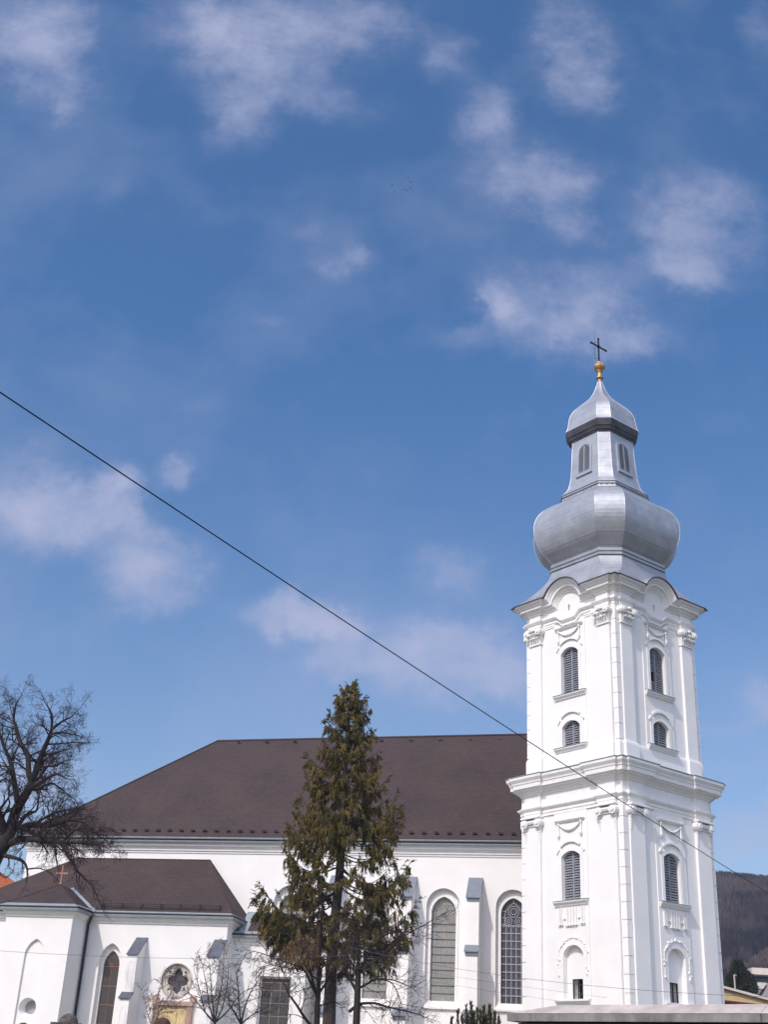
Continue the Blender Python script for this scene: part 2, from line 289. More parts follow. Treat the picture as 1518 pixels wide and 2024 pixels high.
# ------------------------------------------------------------------ mesh helpers
class MB:
    def __init__(s, tf=None):
        s.v = []; s.f = []; s.tf = tf or (lambda a, b, c: (a, b, c))
    def add(s, p): s.v.append(tuple(s.tf(*p))); return len(s.v) - 1
    def face(s, pts): s.f.append([s.add(p) for p in pts])
    def box(s, a0, a1, b0, b1, c0, c1):
        i = [s.add(p) for p in ((a0,b0,c0),(a1,b0,c0),(a1,b1,c0),(a0,b1,c0),(a0,b0,c1),(a1,b0,c1),(a1,b1,c1),(a0,b1,c1))]
        for q in ((0,3,2,1),(4,5,6,7),(0,1,5,4),(1,2,6,5),(2,3,7,6),(3,0,4,7)): s.f.append([i[k] for k in q])
    def hexa(s, p):
        i = [s.add(q) for q in p]
        for q in ((0,3,2,1),(4,5,6,7),(0,1,5,4),(1,2,6,5),(2,3,7,6),(3,0,4,7)): s.f.append([i[k] for k in q])
    def loft(s, rings, closed=True, cap0=False, cap1=False):
        idx = [[s.add(p) for p in r] for r in rings]; n = len(idx[0])
        for a, b in zip(idx, idx[1:]):
            for k in range(n if closed else n - 1):
                k2 = (k + 1) % n; s.f.append([a[k], a[k2], b[k2], b[k]])
        if cap0: s.f.append(idx[0][::-1])
        if cap1: s.f.append(idx[-1])
    def tube(s, pts, rad, n=6, cap=True):
        """swept tube in builder coordinates; rad a number or a list"""
        P = [Vector(p) for p in pts]; rr = rad if isinstance(rad, (list, tuple)) else [rad] * len(P)
        rings = []; ref = None
        for i, p in enumerate(P):
            t = (P[min(i + 1, len(P) - 1)] - P[max(i - 1, 0)])
            if t.length < 1e-9: t = Vector((0, 0, 1))
            t.normalize()
            if ref is None: ref = t.orthogonal().normalized()
            ref = (ref - t * ref.dot(t)); ref = ref.normalized() if ref.length > 1e-6 else t.orthogonal().normalized()
            bi = t.cross(ref)
            rings.append([tuple(p + (ref * math.cos(2*PI*k/n) + bi * math.sin(2*PI*k/n)) * rr[i]) for k in range(n)])
        s.loft(rings, True, cap, cap)
    def ball(s, c, r, n=8, m=5, sz=1.0):
        rings = []
        for j in range(1, m):
            a = PI * j / m
            rings.append([(c[0] + r*math.sin(a)*math.cos(2*PI*k/n), c[1] + r*math.sin(a)*math.sin(2*PI*k/n), c[2] - r*sz*math.cos(a)) for k in range(n)])
        s.loft(rings, True, True, True)
    def plate(s, outer, holes, fn):
        """flat face with holes; 2D points mapped by fn"""
        loops = [[Vector((a, b, 0)) for a, b in outer]] + [[Vector((a, b, 0)) for a, b in h] for h in holes]
        flat = [q for l in loops for q in l]
        idx = [s.add(fn(q.x, q.y)) for q in flat]
        for t in tessellate_polygon(loops): s.f.append([idx[k] for k in t])
    def build(s, name, material, parent=None, smooth=False, recalc=True, uvslope=False):
        me = bpy.data.meshes.new(name); me.from_pydata(s.v, [], s.f); me.validate()
        if recalc or uvslope:
            bm = bmesh.new(); bm.from_mesh(me)
            bmesh.ops.remove_doubles(bm, verts=bm.verts, dist=1e-5)
            if recalc: bmesh.ops.recalc_face_normals(bm, faces=bm.faces)
            if uvslope:
                uvl = bm.loops.layers.uv.new('slope')
                for f in bm.faces:
                    nrm = f.normal
                    h = Vector((-nrm.y, nrm.x, 0)); h = h.normalized() if h.length > 1e-4 else Vector((1, 0, 0))
                    w = nrm.cross(h)
                    for lp in f.loops: lp[uvl].uv = (lp.vert.co.dot(h), lp.vert.co.dot(w))
            bm.to_mesh(me); bm.free()
        if smooth:
            for p in me.polygons: p.use_smooth = True
        me.materials.append(material)
        o = bpy.data.objects.new(name, me); COL.objects.link(o)
        if parent: o.parent = parent
        return o
def empty(name, loc=(0, 0, 0), rz=0.0):
    o = bpy.data.objects.new(name, None); COL.objects.link(o); o.location = loc; o.rotation_euler = (0, 0, rz); o.empty_display_size = .5
    return o
def tag(o, label, cat, group=None, kind=None):
    if label: o['label'] = label
    if cat: o['category'] = cat
    if group: o['group'] = group
    if kind: o['kind'] = kind
    return o
def structure(o): o['kind'] = 'structure'; return o

def seg_arch(hw, z0, zs, za, n=12, u0=0.0):
    h = za - zs; rr = (hw*hw + h*h) / (2*h); zc = za - rr; a = math.asin(min(1, hw/rr))
    if h > hw: a = PI - a
    pts = [(u0 - hw, z0), (u0 + hw, z0)]
    for i in range(n + 1):
        t = a - 2*a*i/n; pts.append((u0 + rr*math.sin(t), zc + rr*math.cos(t)))
    return pts
def ogive(hw, z0, zs, za, n=8, u0=0.0):
    h = za - zs; rr = (hw*hw + h*h) / (2*hw)
    pts = [(u0 - hw, z0), (u0 + hw, z0)]; amax = math.asin(min(1, h/rr))
    for i in range(n + 1):
        a = amax*i/n; pts.append((u0 + hw - rr + rr*math.cos(a), zs + rr*math.sin(a)))
    for i in range(n - 1, -1, -1):
        a = amax*i/n; pts.append((u0 - hw + rr - rr*math.cos(a), zs + rr*math.sin(a)))
    return pts
def half_width_at(poly, z, u0=0.0):
    us = []
    for (a, b), (c, d) in zip(poly, poly[1:] + poly[:1]):
        if (b - z) * (d - z) <= 0 and abs(d - b) > 1e-9: us.append(a + (c - a) * (z - b) / (d - b))
    return (min(us), max(us)) if len(us) >= 2 else None

# ================================================================== GROUND, HILLS
def ss(a, b, x):
    t = max(0, min(1, (x - a) / (b - a))); return t*t*(3 - 2*t)
BASE = 3.2
def ground_z(x, y):
    s = .643*(x - 2.94) + .766*(y - 25.7)
    return BASE * ss(.3, 9, s)
gb = MB()
xs = [-2500, -800, -300, -150] + [-90 + 3*i for i in range(61)] + [150, 300, 800, 2500]
ys = [-1500, -300, -60] + [-20 + 3*i for i in range(41)] + [130, 200, 400, 900, 4000]
gi = [[gb.add((x, y, ground_z(x, y))) for y in ys] for x in xs]
for i in range(len(xs)-1):
    for j in range(len(ys)-1): gb.f.append([gi[i][j], gi[i+1][j], gi[i+1][j+1], gi[i][j+1]])
structure(gb.build('ground', M['ground'], smooth=True))

top = at(1450, 1727, 650)
HX, HY, HZ = top.x, 650.0, top.z - 5.0
S2 = at(1505, 1792, 430)
def hill_parts(x, y):
    dx = (x - HX); z = HZ * math.exp(-(dx/(250 if dx < 0 else 300))**2) * math.exp(-((y - HY)/260)**2)
    z2 = S2.z * math.exp(-((x - S2.x - 40)/95)**2) * math.exp(-((y - 440)/110)**2)
    return z, z2
def hill_z(x, y):
    z, z2 = hill_parts(x, y); z = max(z, z2)
    return z + 4*math.sin(x*.031 + 1.3)*math.cos(y*.027) * min(1, z/40) - 6
hb = MB(); hx = [-150 + 14*i for i in range(75)]; hy = [170 + 14*i for i in range(60)]
hi_ = [[hb.add((x, y, hill_z(x, y))) for y in hy] for x in hx]
for i in range(len(hx)-1):
    for j in range(len(hy)-1): hb.f.append([hi_[i][j], hi_[i+1][j], hi_[i+1][j+1], hi_[i][j+1]])
structure(hb.build('hills', M['hill'], smooth=True))
rng = random.Random(5)
fb = MB(); sb_ = MB(); cnt = 0
while cnt < 52000:
    y = rng.uniform(330, 735); x = y * rng.uniform(.22, .40)
    z = hill_z(x, y)
    if z < 20: continue
    if y < 430 and z < 40 and rng.random() < .75: continue
    cnt += 1; za_, zb_ = hill_parts(x, y); front_ = zb_ > za_
    if front_ and rng.random() < .35: continue
    h = rng.uniform(3.5, 10); r = rng.uniform(.5, 1.5)
    if front_: h *= .5; r *= .8
    T_ = sb_ if front_ else fb; lean = rng.uniform(-.8, .8)
    b0 = (x, y, z + rng.uniform(-1, 2)); m0 = [(x + lean*.5 + r*math.cos(2*PI*k/3 + cnt), y + r*math.sin(2*PI*k/3 + cnt), z + h*.55) for k in range(3)]; t0 = (x + lean, y, z + h)
    i0 = T_.add(b0); ii = [T_.add(q) for q in m0]; i1 = T_.add(t0)
    for k in range(3): T_.f.append([i0, ii[k], ii[(k+1) % 3]]); T_.f.append([ii[k], i1, ii[(k+1) % 3]])
tag(sb_.build('scrub', M['scrub'], recalc=False), 'brown leafless scrub on the nearer slope below the dark wood', 'scrub', kind='stuff')
tag(fb.build('forest', M['forest'], recalc=False), 'dark leafless woodland covering the far hill at right', 'forest', kind='stuff')

# ================================================================== BELL TOWER
TZ = BASE
tower = empty('bell_tower', (12.95, 63.537, TZ), -R(52.367))
tag(tower, 'tall white baroque bell tower with grey onion dome and gold ball under a cross', 'bell tower')
def TF(k):
    if k == 0: return lambda u, d, z: (u, -d, z - TZ)
    if k == 1: return lambda u, d, z: (d, u, z - TZ)
    if k == 2: return lambda u, d, z: (-u, d, z - TZ)
    return lambda u, d, z: (-d, -u, z - TZ)
def T0(x, y, z): return (x, y, z - TZ)

def ring_sweep(mb, prof, wc, b, u2, u3, arch=None, dip=None, n=24):
    """prof: (offset, z, hh) ; walks round the four faces; breaks forward by b over the pilasters"""
    rings = []
    for (dd, z, hh) in prof:
        ring = []
        for k in range(4):
            tf = TF(k)
            d = wc + dd; loc = []
            uj = 1.3
            if arch and hh is not None:
                r = arch[0] + hh; uj = math.sqrt(max(r*r - hh*hh, .01))
            uj = min(uj, u2 - dd - .01)
            loc += [(-(wc + dd), d, z), (-(u3 + dd), d, z), (-(u3 + dd), d + b, z), (-(u2 - dd), d + b, z), (-(u2 - dd), d, z)]
            for i in range(n + 1):
                s = -1 + 2*i/n
                if arch and hh is not None:
                    r = arch[0] + hh; a0 = math.asin(min(1, uj / r)); a = a0*s if hh >= 0 else a0*s
                    # angle measured from the top of the circle
                    a0 = PI/2 - math.asin(min(1, max(-1, hh / r)))
                    a = a0*s
                    u = r*math.sin(a); zz = arch[1] + r*math.cos(a)
                    loc.append((u, d, zz))
                else:
                    u = uj*s; zz = z
                    if dip: zz = z - dip[0] * (ss(dip[1], dip[1]*.45, abs(u)))
                    loc.append((u, d, zz))
            loc += [((u2 - dd), d, z), ((u2 - dd), d + b, z), ((u3 + dd), d + b, z), ((u3 + dd), d, z)]
            ring += [tf(*p) for p in loc]
        rings.append(ring)
    raw = MB(); 
    idx = [[mb.v.append(p) or len(mb.v)-1 for p in r] for r in rings]; nn = len(idx[0])
    for a, c in zip(idx, idx[1:]):
        for k in range(nn):
            k2 = (k+1) % nn; mb.f.append([a[k], a[k2], c[k2], c[k]])

def stage_wall(name, wc, slab, hs, z0, z1, opens, material):
    """four faces; opens = list of (outline, depth) pierced on the two seen faces"""
    mb = MB()
    for k in range(4):
        mb.tf = TF(k)
        holes = [o for o, dep in opens] if k < 2 else []
        mb.plate([(-wc, z0), (wc, z0), (wc, z1), (-wc, z1)], holes, lambda a, b: (a, wc, b))
        mb.plate([(-hs, z0 + .02), (hs, z0 + .02), (hs, z1 - .02), (-hs, z1 - .02)], holes, lambda a, b: (a, wc + slab, b))
        for s in (-1, 1): mb.face([(s*hs, wc, z0+.02), (s*hs, wc+slab, z0+.02), (s*hs, wc+slab, z1-.02), (s*hs, wc, z1-.02)])
        mb.face([(-hs, wc, z1-.02), (hs, wc, z1-.02), (hs, wc+slab, z1-.02), (-hs, wc+slab, z1-.02)])
        if k < 2:
            for o, dep in opens:
                mb.loft([[(a, wc + slab, b) for a, b in o], [(a, wc - dep, b) for a, b in o]])
    return mb.build(name, material, tower, recalc=False)

low_win = seg_arch(.62, 10.72, 12.83, 13.09)
niche = seg_arch(.645, 6.2, 8.25, 8.64)
mid_win = seg_arch(.62, 18.45, 19.5, 19.82)
up_win = seg_arch(.62, 21.3, 23.55, 23.87)
WL, WU = 3.42, 3.2
stage_wall('lower_wall', WL, .05, 1.12, TZ, 15.1, [(low_win, .3), (niche, .25)], M['plaster_tower'])
stage_wall('upper_wall', WU, .05, 1.12, 17.3, 25.5, [(mid_win, .3), (up_win, .3)], M['plaster_tower'])

def louvred(name, outline, wc, k, z0, sill=True, hood=None, broken=None):
    tf = TF(k); d0 = wc - .17
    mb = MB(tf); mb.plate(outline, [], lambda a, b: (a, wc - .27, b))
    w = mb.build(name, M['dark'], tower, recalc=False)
    fr = MB(tf)                                                    # frame and middle post
    inner = [(a*.91, z0 + .06 + (b - z0)*.955) for a, b in outline]
    fr.plate(outline, [inner], lambda a, b: (a, d0 + .05, b))
    fr.loft([[(a, d0 + .05, b) for a, b in inner], [(a, d0 - .05, b) for a, b in inner]])
    zt = max(b for a, b in outline)
    fr.box(-.045, .045, d0 - .04, d0 + .06, z0 + .03, zt - .05)
    fr.build('shutter_frame', M['louvre'], w)
    sb = MB(tf); z = z0 + .09; step = .125; rg = random.Random(int(z0*10) + k)
    while z < zt - .09:
        hw = half_width_at(inner, z + .03)
        if hw:
            for sgn in (-1, 1):
                if broken and sgn == broken[0] and broken[1] < z < broken[2]: continue
                a0, a1 = (hw[0], -.05) if sgn < 0 else (.05, hw[1])
                if a1 - a0 < .05: continue
                j = rg.uniform(-.006, .006)
                sb.hexa([(a0, d0+.045, z+j), (a1, d0+.045, z+j), (a1, d0+.045, z+.05+j), (a0, d0+.045, z+.05+j),
                         (a0, d0-.045, z+.075+j), (a1, d0-.045, z+.075+j), (a1, d0-.045, z+.12+j), (a0, d0-.045, z+.12+j)])
        z += step
    sb.build('slats', M['louvre'], w)
    s = MB(tf)
    s.loft([[(-1.06-x, wc + d, z) , (1.06+x, wc + d, z)] for x, d, z in ((0,.05,z0-.27),(0,.12,z0-.25),(.02,.14,z0-.2),(.05,.2,z0-.14),(.06,.24,z0-.09),(.06,.24,z0-.03),(.06,.05,z0+.012))], False)
    for sg in (-1, 1):
        s.face([(sg*(1.06+x), wc + d, z) for x, d, z in ((0,.05,z0-.27),(0,.12,z0-.25),(.02,.14,z0-.2),(.05,.2,z0-.14),(.06,.24,z0-.09),(.06,.24,z0-.03),(.06,.05,z0+.012))])
    s.build('sill', M['stone_trim'], w, recalc=False)
    fl = MB(tf); fl.hexa([(-1.14,wc+.05,z0+.018),(1.14,wc+.05,z0+.018),(1.14,wc+.27,z0-.022),(-1.14,wc+.27,z0-.022),(-1.14,wc+.05,z0+.03),(1.14,wc+.05,z0+.03),(1.14,wc+.27,z0-.01),(-1.14,wc+.27,z0-.01)])
    fl.build('sill_flashing', M['flash'], w)
    # raised architrave round the opening and a broken hood above it
    h = MB(tf); zs = [b for a, b in outline][2]
    outer = [(a*1.32, b if i < 2 else b + .17) for i, (a, b) in enumerate(outline)]
    h.plate(outer, [outline], lambda a, b: (a, wc + .085, b))
    h.loft([[(a, wc + .085, b) for a, b in outer], [(a, wc + .04, b) for a, b in outer]])
    h.loft([[(a, wc + .085, b) for a, b in outline], [(a, wc + .03, b) for a, b in outline]])
    def band(t0, t1, lift, rr=1.15, th=.10, dd=.15, n=12):
        top = []; bot = []
        for i in range(n + 1):
            t = t0 + (t1 - t0)*i/n; u = rr*math.sin(t); zz = zt - .62 + lift + rr*math.cos(t)
            top.append((u*1.0, zz)); bot.append((u*.94, zz - th))
        h.loft([[(a, wc + .04, b) for a, b in bot + top[::-1]], [(a, wc + dd, b) for a, b in bot + top[::-1]]], True, False, False)
        for i in range(n): h.face([(bot[i][0], wc+dd, bot[i][1]), (bot[i+1][0], wc+dd, bot[i+1][1]), (top[i+1][0], wc+dd, top[i+1][1]), (top[i][0], wc+dd, top[i][1])])
    band(-.62, .62, 0.0)
    band(-.98, -.74, -.05, th=.07, dd=.12, n=4); band(.74, .98, -.05, th=.07, dd=.12, n=4)
    h.build('hood_mould', M['stone_trim'], w)
    if hood:                                                       # ledge, swag and tassels over the hood
        zl = hood; g = MB(tf)
        g.hexa([(-.95,wc+.04,zl-.07),(.95,wc+.04,zl-.07),(.95,wc+.12,zl-.07),(-.95,wc+.12,zl-.07),(-1.0,wc+.04,zl+.03),(1.0,wc+.04,zl+.03),(1.0,wc+.2,zl+.03),(-1.0,wc+.2,zl+.03)])
        pts = []; rr = []
        for i in range(15):
            t = -1 + 2*i/14; pts.append((t*.70, wc + .11, zl - .17 - .30*(1 - t*t))); rr.append(.035 + .045*(1 - abs(t)))
        g.tube(pts, rr, 6)
        for s_ in (-1, 1):
            g.tube([(s_*.76, wc+.11, zl-.12), (s_*.76, wc+.12, zl-.3), (s_*.76, wc+.12, zl-.55), (s_*.76, wc+.13, zl-.72), (s_*.76, wc+.12, zl-.83)], [.05,.035,.055,.075,.03], 7)
            g.ball((s_*.76, wc+.12, zl-.16), .075, 7, 5)
        g.build('swag', M['stone_trim'], w)
    return w
for k in (0, 1):
    louvred('lower_window', low_win, WL, k, 10.72, hood=14.6)
    louvred('middle_window', mid_win, WU, k, 18.45)
    louvred('belfry_window', up_win, WU, k, 21.3, hood=25.04, broken=(-1, 21.9, 22.5) if k == 1 else None)
    tf = TF(k)
    # niche back with its small dark opening
    nb = MB(tf); dw, dz0, dz1 = .34, 6.22, 7.12
    inner = [(-dw, dz0), (dw, dz0), (dw, dz1), (-dw, dz1)]
    nb.plate([(a, b) for a, b in niche], [[(-dw, dz0+.01), (dw, dz0+.01), (dw, dz1), (-dw, dz1)]], lambda a, b: (a, WL - .24, b))
    nb.loft([[(a, WL-.24, b) for a, b in inner], [(a, WL-.75, b) for a, b in inner]])
    nw = nb.build('niche', M['plaster_tower'], tower, recalc=False)
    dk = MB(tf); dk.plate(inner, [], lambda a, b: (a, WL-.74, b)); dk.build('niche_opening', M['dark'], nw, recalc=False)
    fr = MB(tf)
    for a0, a1, b0, b1 in ((-dw,-dw+.05,dz0,dz1),(dw-.05,dw,dz0,dz1),(-dw+.05,dw-.05,dz1-.05,dz1),(-.02,.02,dz0,dz1-.05)): fr.box(a0, a1, WL-.33, WL-.28, b0, b1)
    fr.build('opening_frame', M['bark_dark'], nw)
    s = MB(tf)
    s.loft([[(-1.04-x, WL+d, z), (1.04+x, WL+d, z)] for x, d, z in ((0,.05,5.95),(0,.12,5.97),(.05,.2,6.08),(.06,.24,6.1),(.06,.24,6.17),(.06,.05,6.2))], False)
    for sg in (-1, 1): s.face([(sg*(1.04+x), WL+d, z) for x, d, z in ((0,.05,5.95),(0,.12,5.97),(.05,.2,6.08),(.06,.24,6.1),(.06,.24,6.17),(.06,.05,6.2))])
    s.build('niche_sill', M['stone_trim'], nw, recalc=False)
    # hanging fluted tablet under the lower window
    g = MB(tf)
    for u, zb in ((-.80,9.62),(-.66,9.62),(-.28,9.58),(-.095,9.58),(.095,9.58),(.28,9.58),(.66,9.62),(.80,9.62)):
        g.box(u-.045, u+.045, WL+.04, WL+.12, zb, 10.40); g.ball((u, WL+.09, zb-.09), .04, 6, 4)
    g.box(-.88,-.58,WL+.04,WL+.14,9.58,9.62); g.box(.58,.88,WL+.04,WL+.14,9.58,9.62); g.box(-.38,.38,WL+.04,WL+.14,9.53,9.58)
    g.box(-.56,-.40,WL+.04,WL+.12,9.84,9.90); g.box(.40,.56,WL+.04,WL+.12,9.84,9.90)
    g.box(-.9, .9, WL+.045, WL+.06, 9.5, 10.40)
    g.build('fluted_tablet', M['stone_trim'], tower)
    # leaf garland round the niche head
    lf = MB(tf); rg = random.Random(11)
    for i in range(44):
        t = -1.0 + 2.0*i/43; a = t*1.75
        if abs(a) < 1.2: u = .98*math.sin(a); z = 8.02 + .98*math.cos(a)
        else: u = math.copysign(.92, a); z = 8.02 + .36 - (abs(a) - 1.2)*2.0
        lf.ball((u + rg.uniform(-.07,.07), WL + .055, z + rg.uniform(-.07,.07)), rg.uniform(.03,.075), 6, 4, rg.uniform(.7,1.3))
    lf.tube([(.95*math.sin(-1.2+2.4*i/16), WL+.055, 8.02+.95*math.cos(-1.2+2.4*i/16)) for i in range(17)], .03, 5)
    for s_ in (-1, 1): lf.tube([(s_*.92, WL+.055, 8.4), (s_*.92, WL+.055, 7.2)], .03, 5)
    lf.build('leaf_garland', M['stone_trim'], tower)

# pilasters and capitals
def pilaster(k, side, wc, u2, u3, z0, z1, order):
    tf = TF(k); mb = MB(tf); pa, pb = (u2, u3) if side > 0 else (-u3, -u2)
    b = .14
    mb.box(pa, pb, wc, wc + b, z0, z1)
    p = mb.build('pilaster', M['plaster_tower'], tower)
    c = MB(tf); uc = (pa + pb)/2; h = (pb - pa)/2
    if order == 'ionic':
        c.box(pa-.12, pb+.12, wc+.02, wc+b+.27, z1-.09, z1)
        c.tube([(pa, wc+b+.06, z1-.26), (pb, wc+b+.06, z1-.26)], .13, 8)
        for s in (-1, 1):
            uu = uc + s*(h - .06)
            c.tube([(uu, wc+.02, z1-.3), (uu, wc+b+.20, z1-.3)], [.24, .24], 12)
            c.tube([(uu, wc+b+.20, z1-.3), (uu, wc+b+.26, z1-.3)], [.17, .12], 10)
            c.tube([(uu, wc+b+.02, z1-.52), (uu, wc+b+.04, z1-.66)], [.1, .03], 6)
            c.box(uu-.015, uu+.015, wc+b-.01, wc+b+.02, z1-1.2, z1-.45)
            for q in range(4): c.ball((uu, wc+b+.01, z1-.80-.13*q), .055 - .006*q, 6, 4)
        c.box(pa+.15, pb-.15, wc+b, wc+b+.06, z1-.47, z1-.40)
    else:
        zb = z1 - .86
        c.box(pa-.05, pb+.05, wc+.01, wc+b+.07, zb-.05, zb+.02)
        c.hexa([(pa,wc,zb),(pb,wc,zb),(pb,wc+b+.03,zb),(pa,wc+b+.03,zb),(pa-.1,wc,z1-.1),(pb+.1,wc,z1-.1),(pb+.1,wc+b+.14,z1-.1),(pa-.1,wc+b+.14,z1-.1)])
        rg = random.Random(k*7 + side)
        for row, (zz, nl, hh) in enumerate(((zb+.02, 5, .36), (zb+.26, 4, .36))):
            for i in range(nl):
                u = pa + (pb-pa)*(i+.5)/nl; w = (pb-pa)/nl*.46; d = wc + b + .03 + row*.03
                c.loft([[(u-w*.8,d,zz),(u,d+.04,zz),(u+w*.8,d,zz)],[(u-w,d+.05,zz+hh*.5),(u,d+.10,zz+hh*.5),(u+w,d+.05,zz+hh*.5)],
                        [(u-w*.8,d+.13,zz+hh*.85),(u,d+.19,zz+hh*.85),(u+w*.8,d+.13,zz+hh*.85)],[(u-w*.4,d+.20,zz+hh*.78),(u,d+.24,zz+hh*.72),(u+w*.4,d+.20,zz+hh*.78)]], False)
                c.ball((u + rg.uniform(-.03,.03), d+.2, zz+hh*.8), .06, 6, 4)
        for s in (-1, 1):
            uu = uc + s*(h + .02)
            c.tube([(uu, wc+.05, z1-.2), (uu, wc+b+.30, z1-.2)], [.19, .19], 10)
            c.tube([(uu, wc+b+.30, z1-.2), (uu, wc+b+.35, z1-.2)], [.12, .08], 8)
            c.tube([(uc + s*.1, wc+b+.1, z1-.5), (uc + s*h*.6, wc+b+.22, z1-.28), (uu, wc+b+.24, z1-.12)], [.04,.06,.05], 6)
        c.box(pa-.16, pb+.16, wc+.02, wc+b+.24, z1-.1, z1)
        c.ball((uc, wc+b+.25, z1-.08), .1, 8, 5)
    c.build('capital', M['stone_trim'], p)
    return p
U2L, U3L, U2U, U3U = 2.02, 3.08, 2.06, 2.9
for k in range(4):
    for side in (-1, 1):
        pilaster(k, side, WL, U2L, U3L, TZ, 15.04, 'ionic')
        pilaster(k, side, WU, U2U, U3U, 18.24, 25.42, 'corinthian')
# rusticated corner strips
def quoins(sx, sy, wc, u3, z0, z1, step):
    mb = MB(T0); z = z0
    while z < z1 - .1:
        zt = min(z + step - .03, z1)
        o = .045; a, b = u3 + .04, wc + o
        mb.v += [T0(sx*x, sy*y, zz) for zz in (z, zt) for x, y in ((a, wc-.1), (a, b), (b, b), (b, a), (wc-.1, a))]
        n0 = len(mb.v) - 10
        for i in range(5):
            j = (i+1) % 5; mb.f.append([n0+i, n0+j, n0+5+j, n0+5+i])
        mb.f.append([n0+k for k in range(5)]); mb.f.append([n0+5+k for k in range(5)])
        z += step
    mb.build('quoin_strip', M['plaster_tower'], tower)
for sx in (-1, 1):
    for sy in (-1, 1):
        quoins(sx, sy, WL, U3L, TZ, 15.04, .80)
        quoins(sx, sy, WU, U3U, 18.3, 25.42, .80)

# lower entablature and cornice
pl = [(0,15.04),(.06,15.04),(.06,15.18),(.09,15.20),(.09,15.34),(.13,15.37),(.20,15.46),(.21,15.52),(.05,15.56),(.03,16.16),(.09,16.18),(.09,16.24),
      (.15,16.27),(.19,16.33),(.26,16.40),(.37,16.44),(.38,16.50),(.46,16.52),(.47,16.72),(.50,16.74),(.52,16.83),(.58,16.92),(.62,16.98),(.63,17.10),(.60,17.12)]
mb = MB(); ring_sweep(mb, [(a, b, None) for a, b in pl], WL, .14, U2L, U3L)
mb.build('lower_cornice', M['stone_trim'], tower, recalc=False)
mb = MB(); ring_sweep(mb, [(a, b, None) for a, b in ((.64,17.115),(.66,17.125),(.66,17.16),(.4,17.25),(-.2,17.46))], WL, .13, U2L, U3L)
mb.build('cornice_flashing', M['flash'], tower, recalc=False)
# pedestal of the belfry storey
mb = MB(); ring_sweep(mb, [(a, b, None) for a, b in ((.06,17.25),(.06,18.05),(.05,18.15),(.02,18.24),(-.1,18.26))], WU + .03, .15, U2U - .02, U3U + .02)
mb.build('pedestal', M['plaster_tower'], tower, recalc=False)
# upper entablature: architrave dips, cornice rises in an eyebrow on every face
pa_ = [(0,25.40),(.05,25.40),(.05,25.52),(.08,25.54),(.08,25.66),(.12,25.69),(.20,25.80),(.21,25.86),(.06,25.92)]
mb = MB(); ring_sweep(mb, [(a, b, None) for a, b in pa_], WU, .14, U2U, U3U, dip=(.33, .95))
mb.build('upper_architrave', M['stone_trim'], tower, recalc=False)
mb = MB()
for k in range(4):
    mb.tf = TF(k); zz0 = 25.3
    mb.plate([(-WU-.03, zz0), (WU+.03, zz0), (WU+.03, 26.32), (.8, 26.32)] + [(.8*math.cos(PI*i/12), 26.30 + .8*math.sin(PI*i/12)) for i in range(1, 12)] + [(-.8, 26.32), (-WU-.03, 26.32)],
             [[(-.06, 26.0), (.06, 26.0), (.06, 26.34), (-.06, 26.34)]], lambda a, b: (a, WU + .03, b))
    q = [(-.06, 26.0), (.06, 26.0), (.06, 26.34), (-.06, 26.34)]
    mb.loft([[(a, WU+.03, b) for a, b in q], [(a, WU-.3, b) for a, b in q]], True, False, False)
    for s in (-1, 1): mb.box(min(s*U2U, s*U3U), max(s*U2U, s*U3U), WU + .02, WU + .17, 25.9, 26.30)
fz = mb.build('upper_frieze', M['plaster_tower'], tower, recalc=False)
for k in range(2):
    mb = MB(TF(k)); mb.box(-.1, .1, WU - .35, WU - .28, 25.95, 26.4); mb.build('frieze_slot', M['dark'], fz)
Z0 = 26.26
pc = [(.02,0),(.08,.01),(.08,.08),(.13,.10),(.20,.18),(.24,.20),(.24,.25),(.36,.27),(.37,.40),(.42,.42),(.45,.48),(.56,.55),(.60,.62),(.62,.63)]
mb = MB(); ring_sweep(mb, [(a, Z0 + h, h) for a, h in pc], WU, .14, U2U, U3U, arch=(.80, Z0))
mb.build('upper_cornice', M['stone_trim'], tower, recalc=False)
# metal eave edge over the cornice, following the eyebrow, and running back as little barrel roofs
mb = MB(); ring_sweep(mb, [(.62, Z0+.632, .632), (.70, Z0+.645, .645), (.70, Z0+.685, .685), (.5, Z0+.70, .695)], WU, .10, U2U, U3U, arch=(.80, Z0))
eave = mb.build('roof_edge', M['zinc_dark'], tower, recalc=False)
def chsq(w, c):          # square of half width w with its corners cut by c
    return [(w, -(w-c)), (w, w-c), (w-c, w), (-(w-c), w), (-w, w-c), (-w, -(w-c)), (-(w-c), -w), (w-c, -w)]
def oct_loft(name, levels, material, parent=tower, frac=.333, seams=True):
    mb = MB(T0)
    mb.loft([[(x, y, z) for x, y in chsq(w, (c if c is not None else w*frac))] for z, w, c in levels], True, False, False)
    o = mb.build(name, material, parent, recalc=True)
    if seams:
        s = MB(T0)
        for i in range(8):
            pts = []
            for z, w, c in levels:
                x, y = chsq(w, (c if c is not None else w*frac))[i]; pts.append((x, y, z))
            s.tube(pts, .018, 5)
        z, w, c = levels[-1]; q_ = [(x, y, z - .01) for x, y in chsq(w, (c if c is not None else w*frac))]; s.tube(q_ + q_[:1], .018, 4)
        s.build('hip_seam', M['zinc'], o)
    return o
def spline(pts, n):
    out = []
    for i in range(len(pts) - 1):
        p0 = pts[max(i-1, 0)]; p1 = pts[i]; p2 = pts[i+1]; p3 = pts[min(i+2, len(pts)-1)]
        for j in range(n):
            t = j/n; t2 = t*t; t3 = t2*t
            out.append(tuple(.5*((2*b) + (-a+c)*t + (2*a-5*b+4*c-d)*t2 + (-a+3*b-3*c+d)*t3) for a, b, c, d in zip(p0, p1, p2, p3)))
    out.append(tuple(pts[-1])); return out
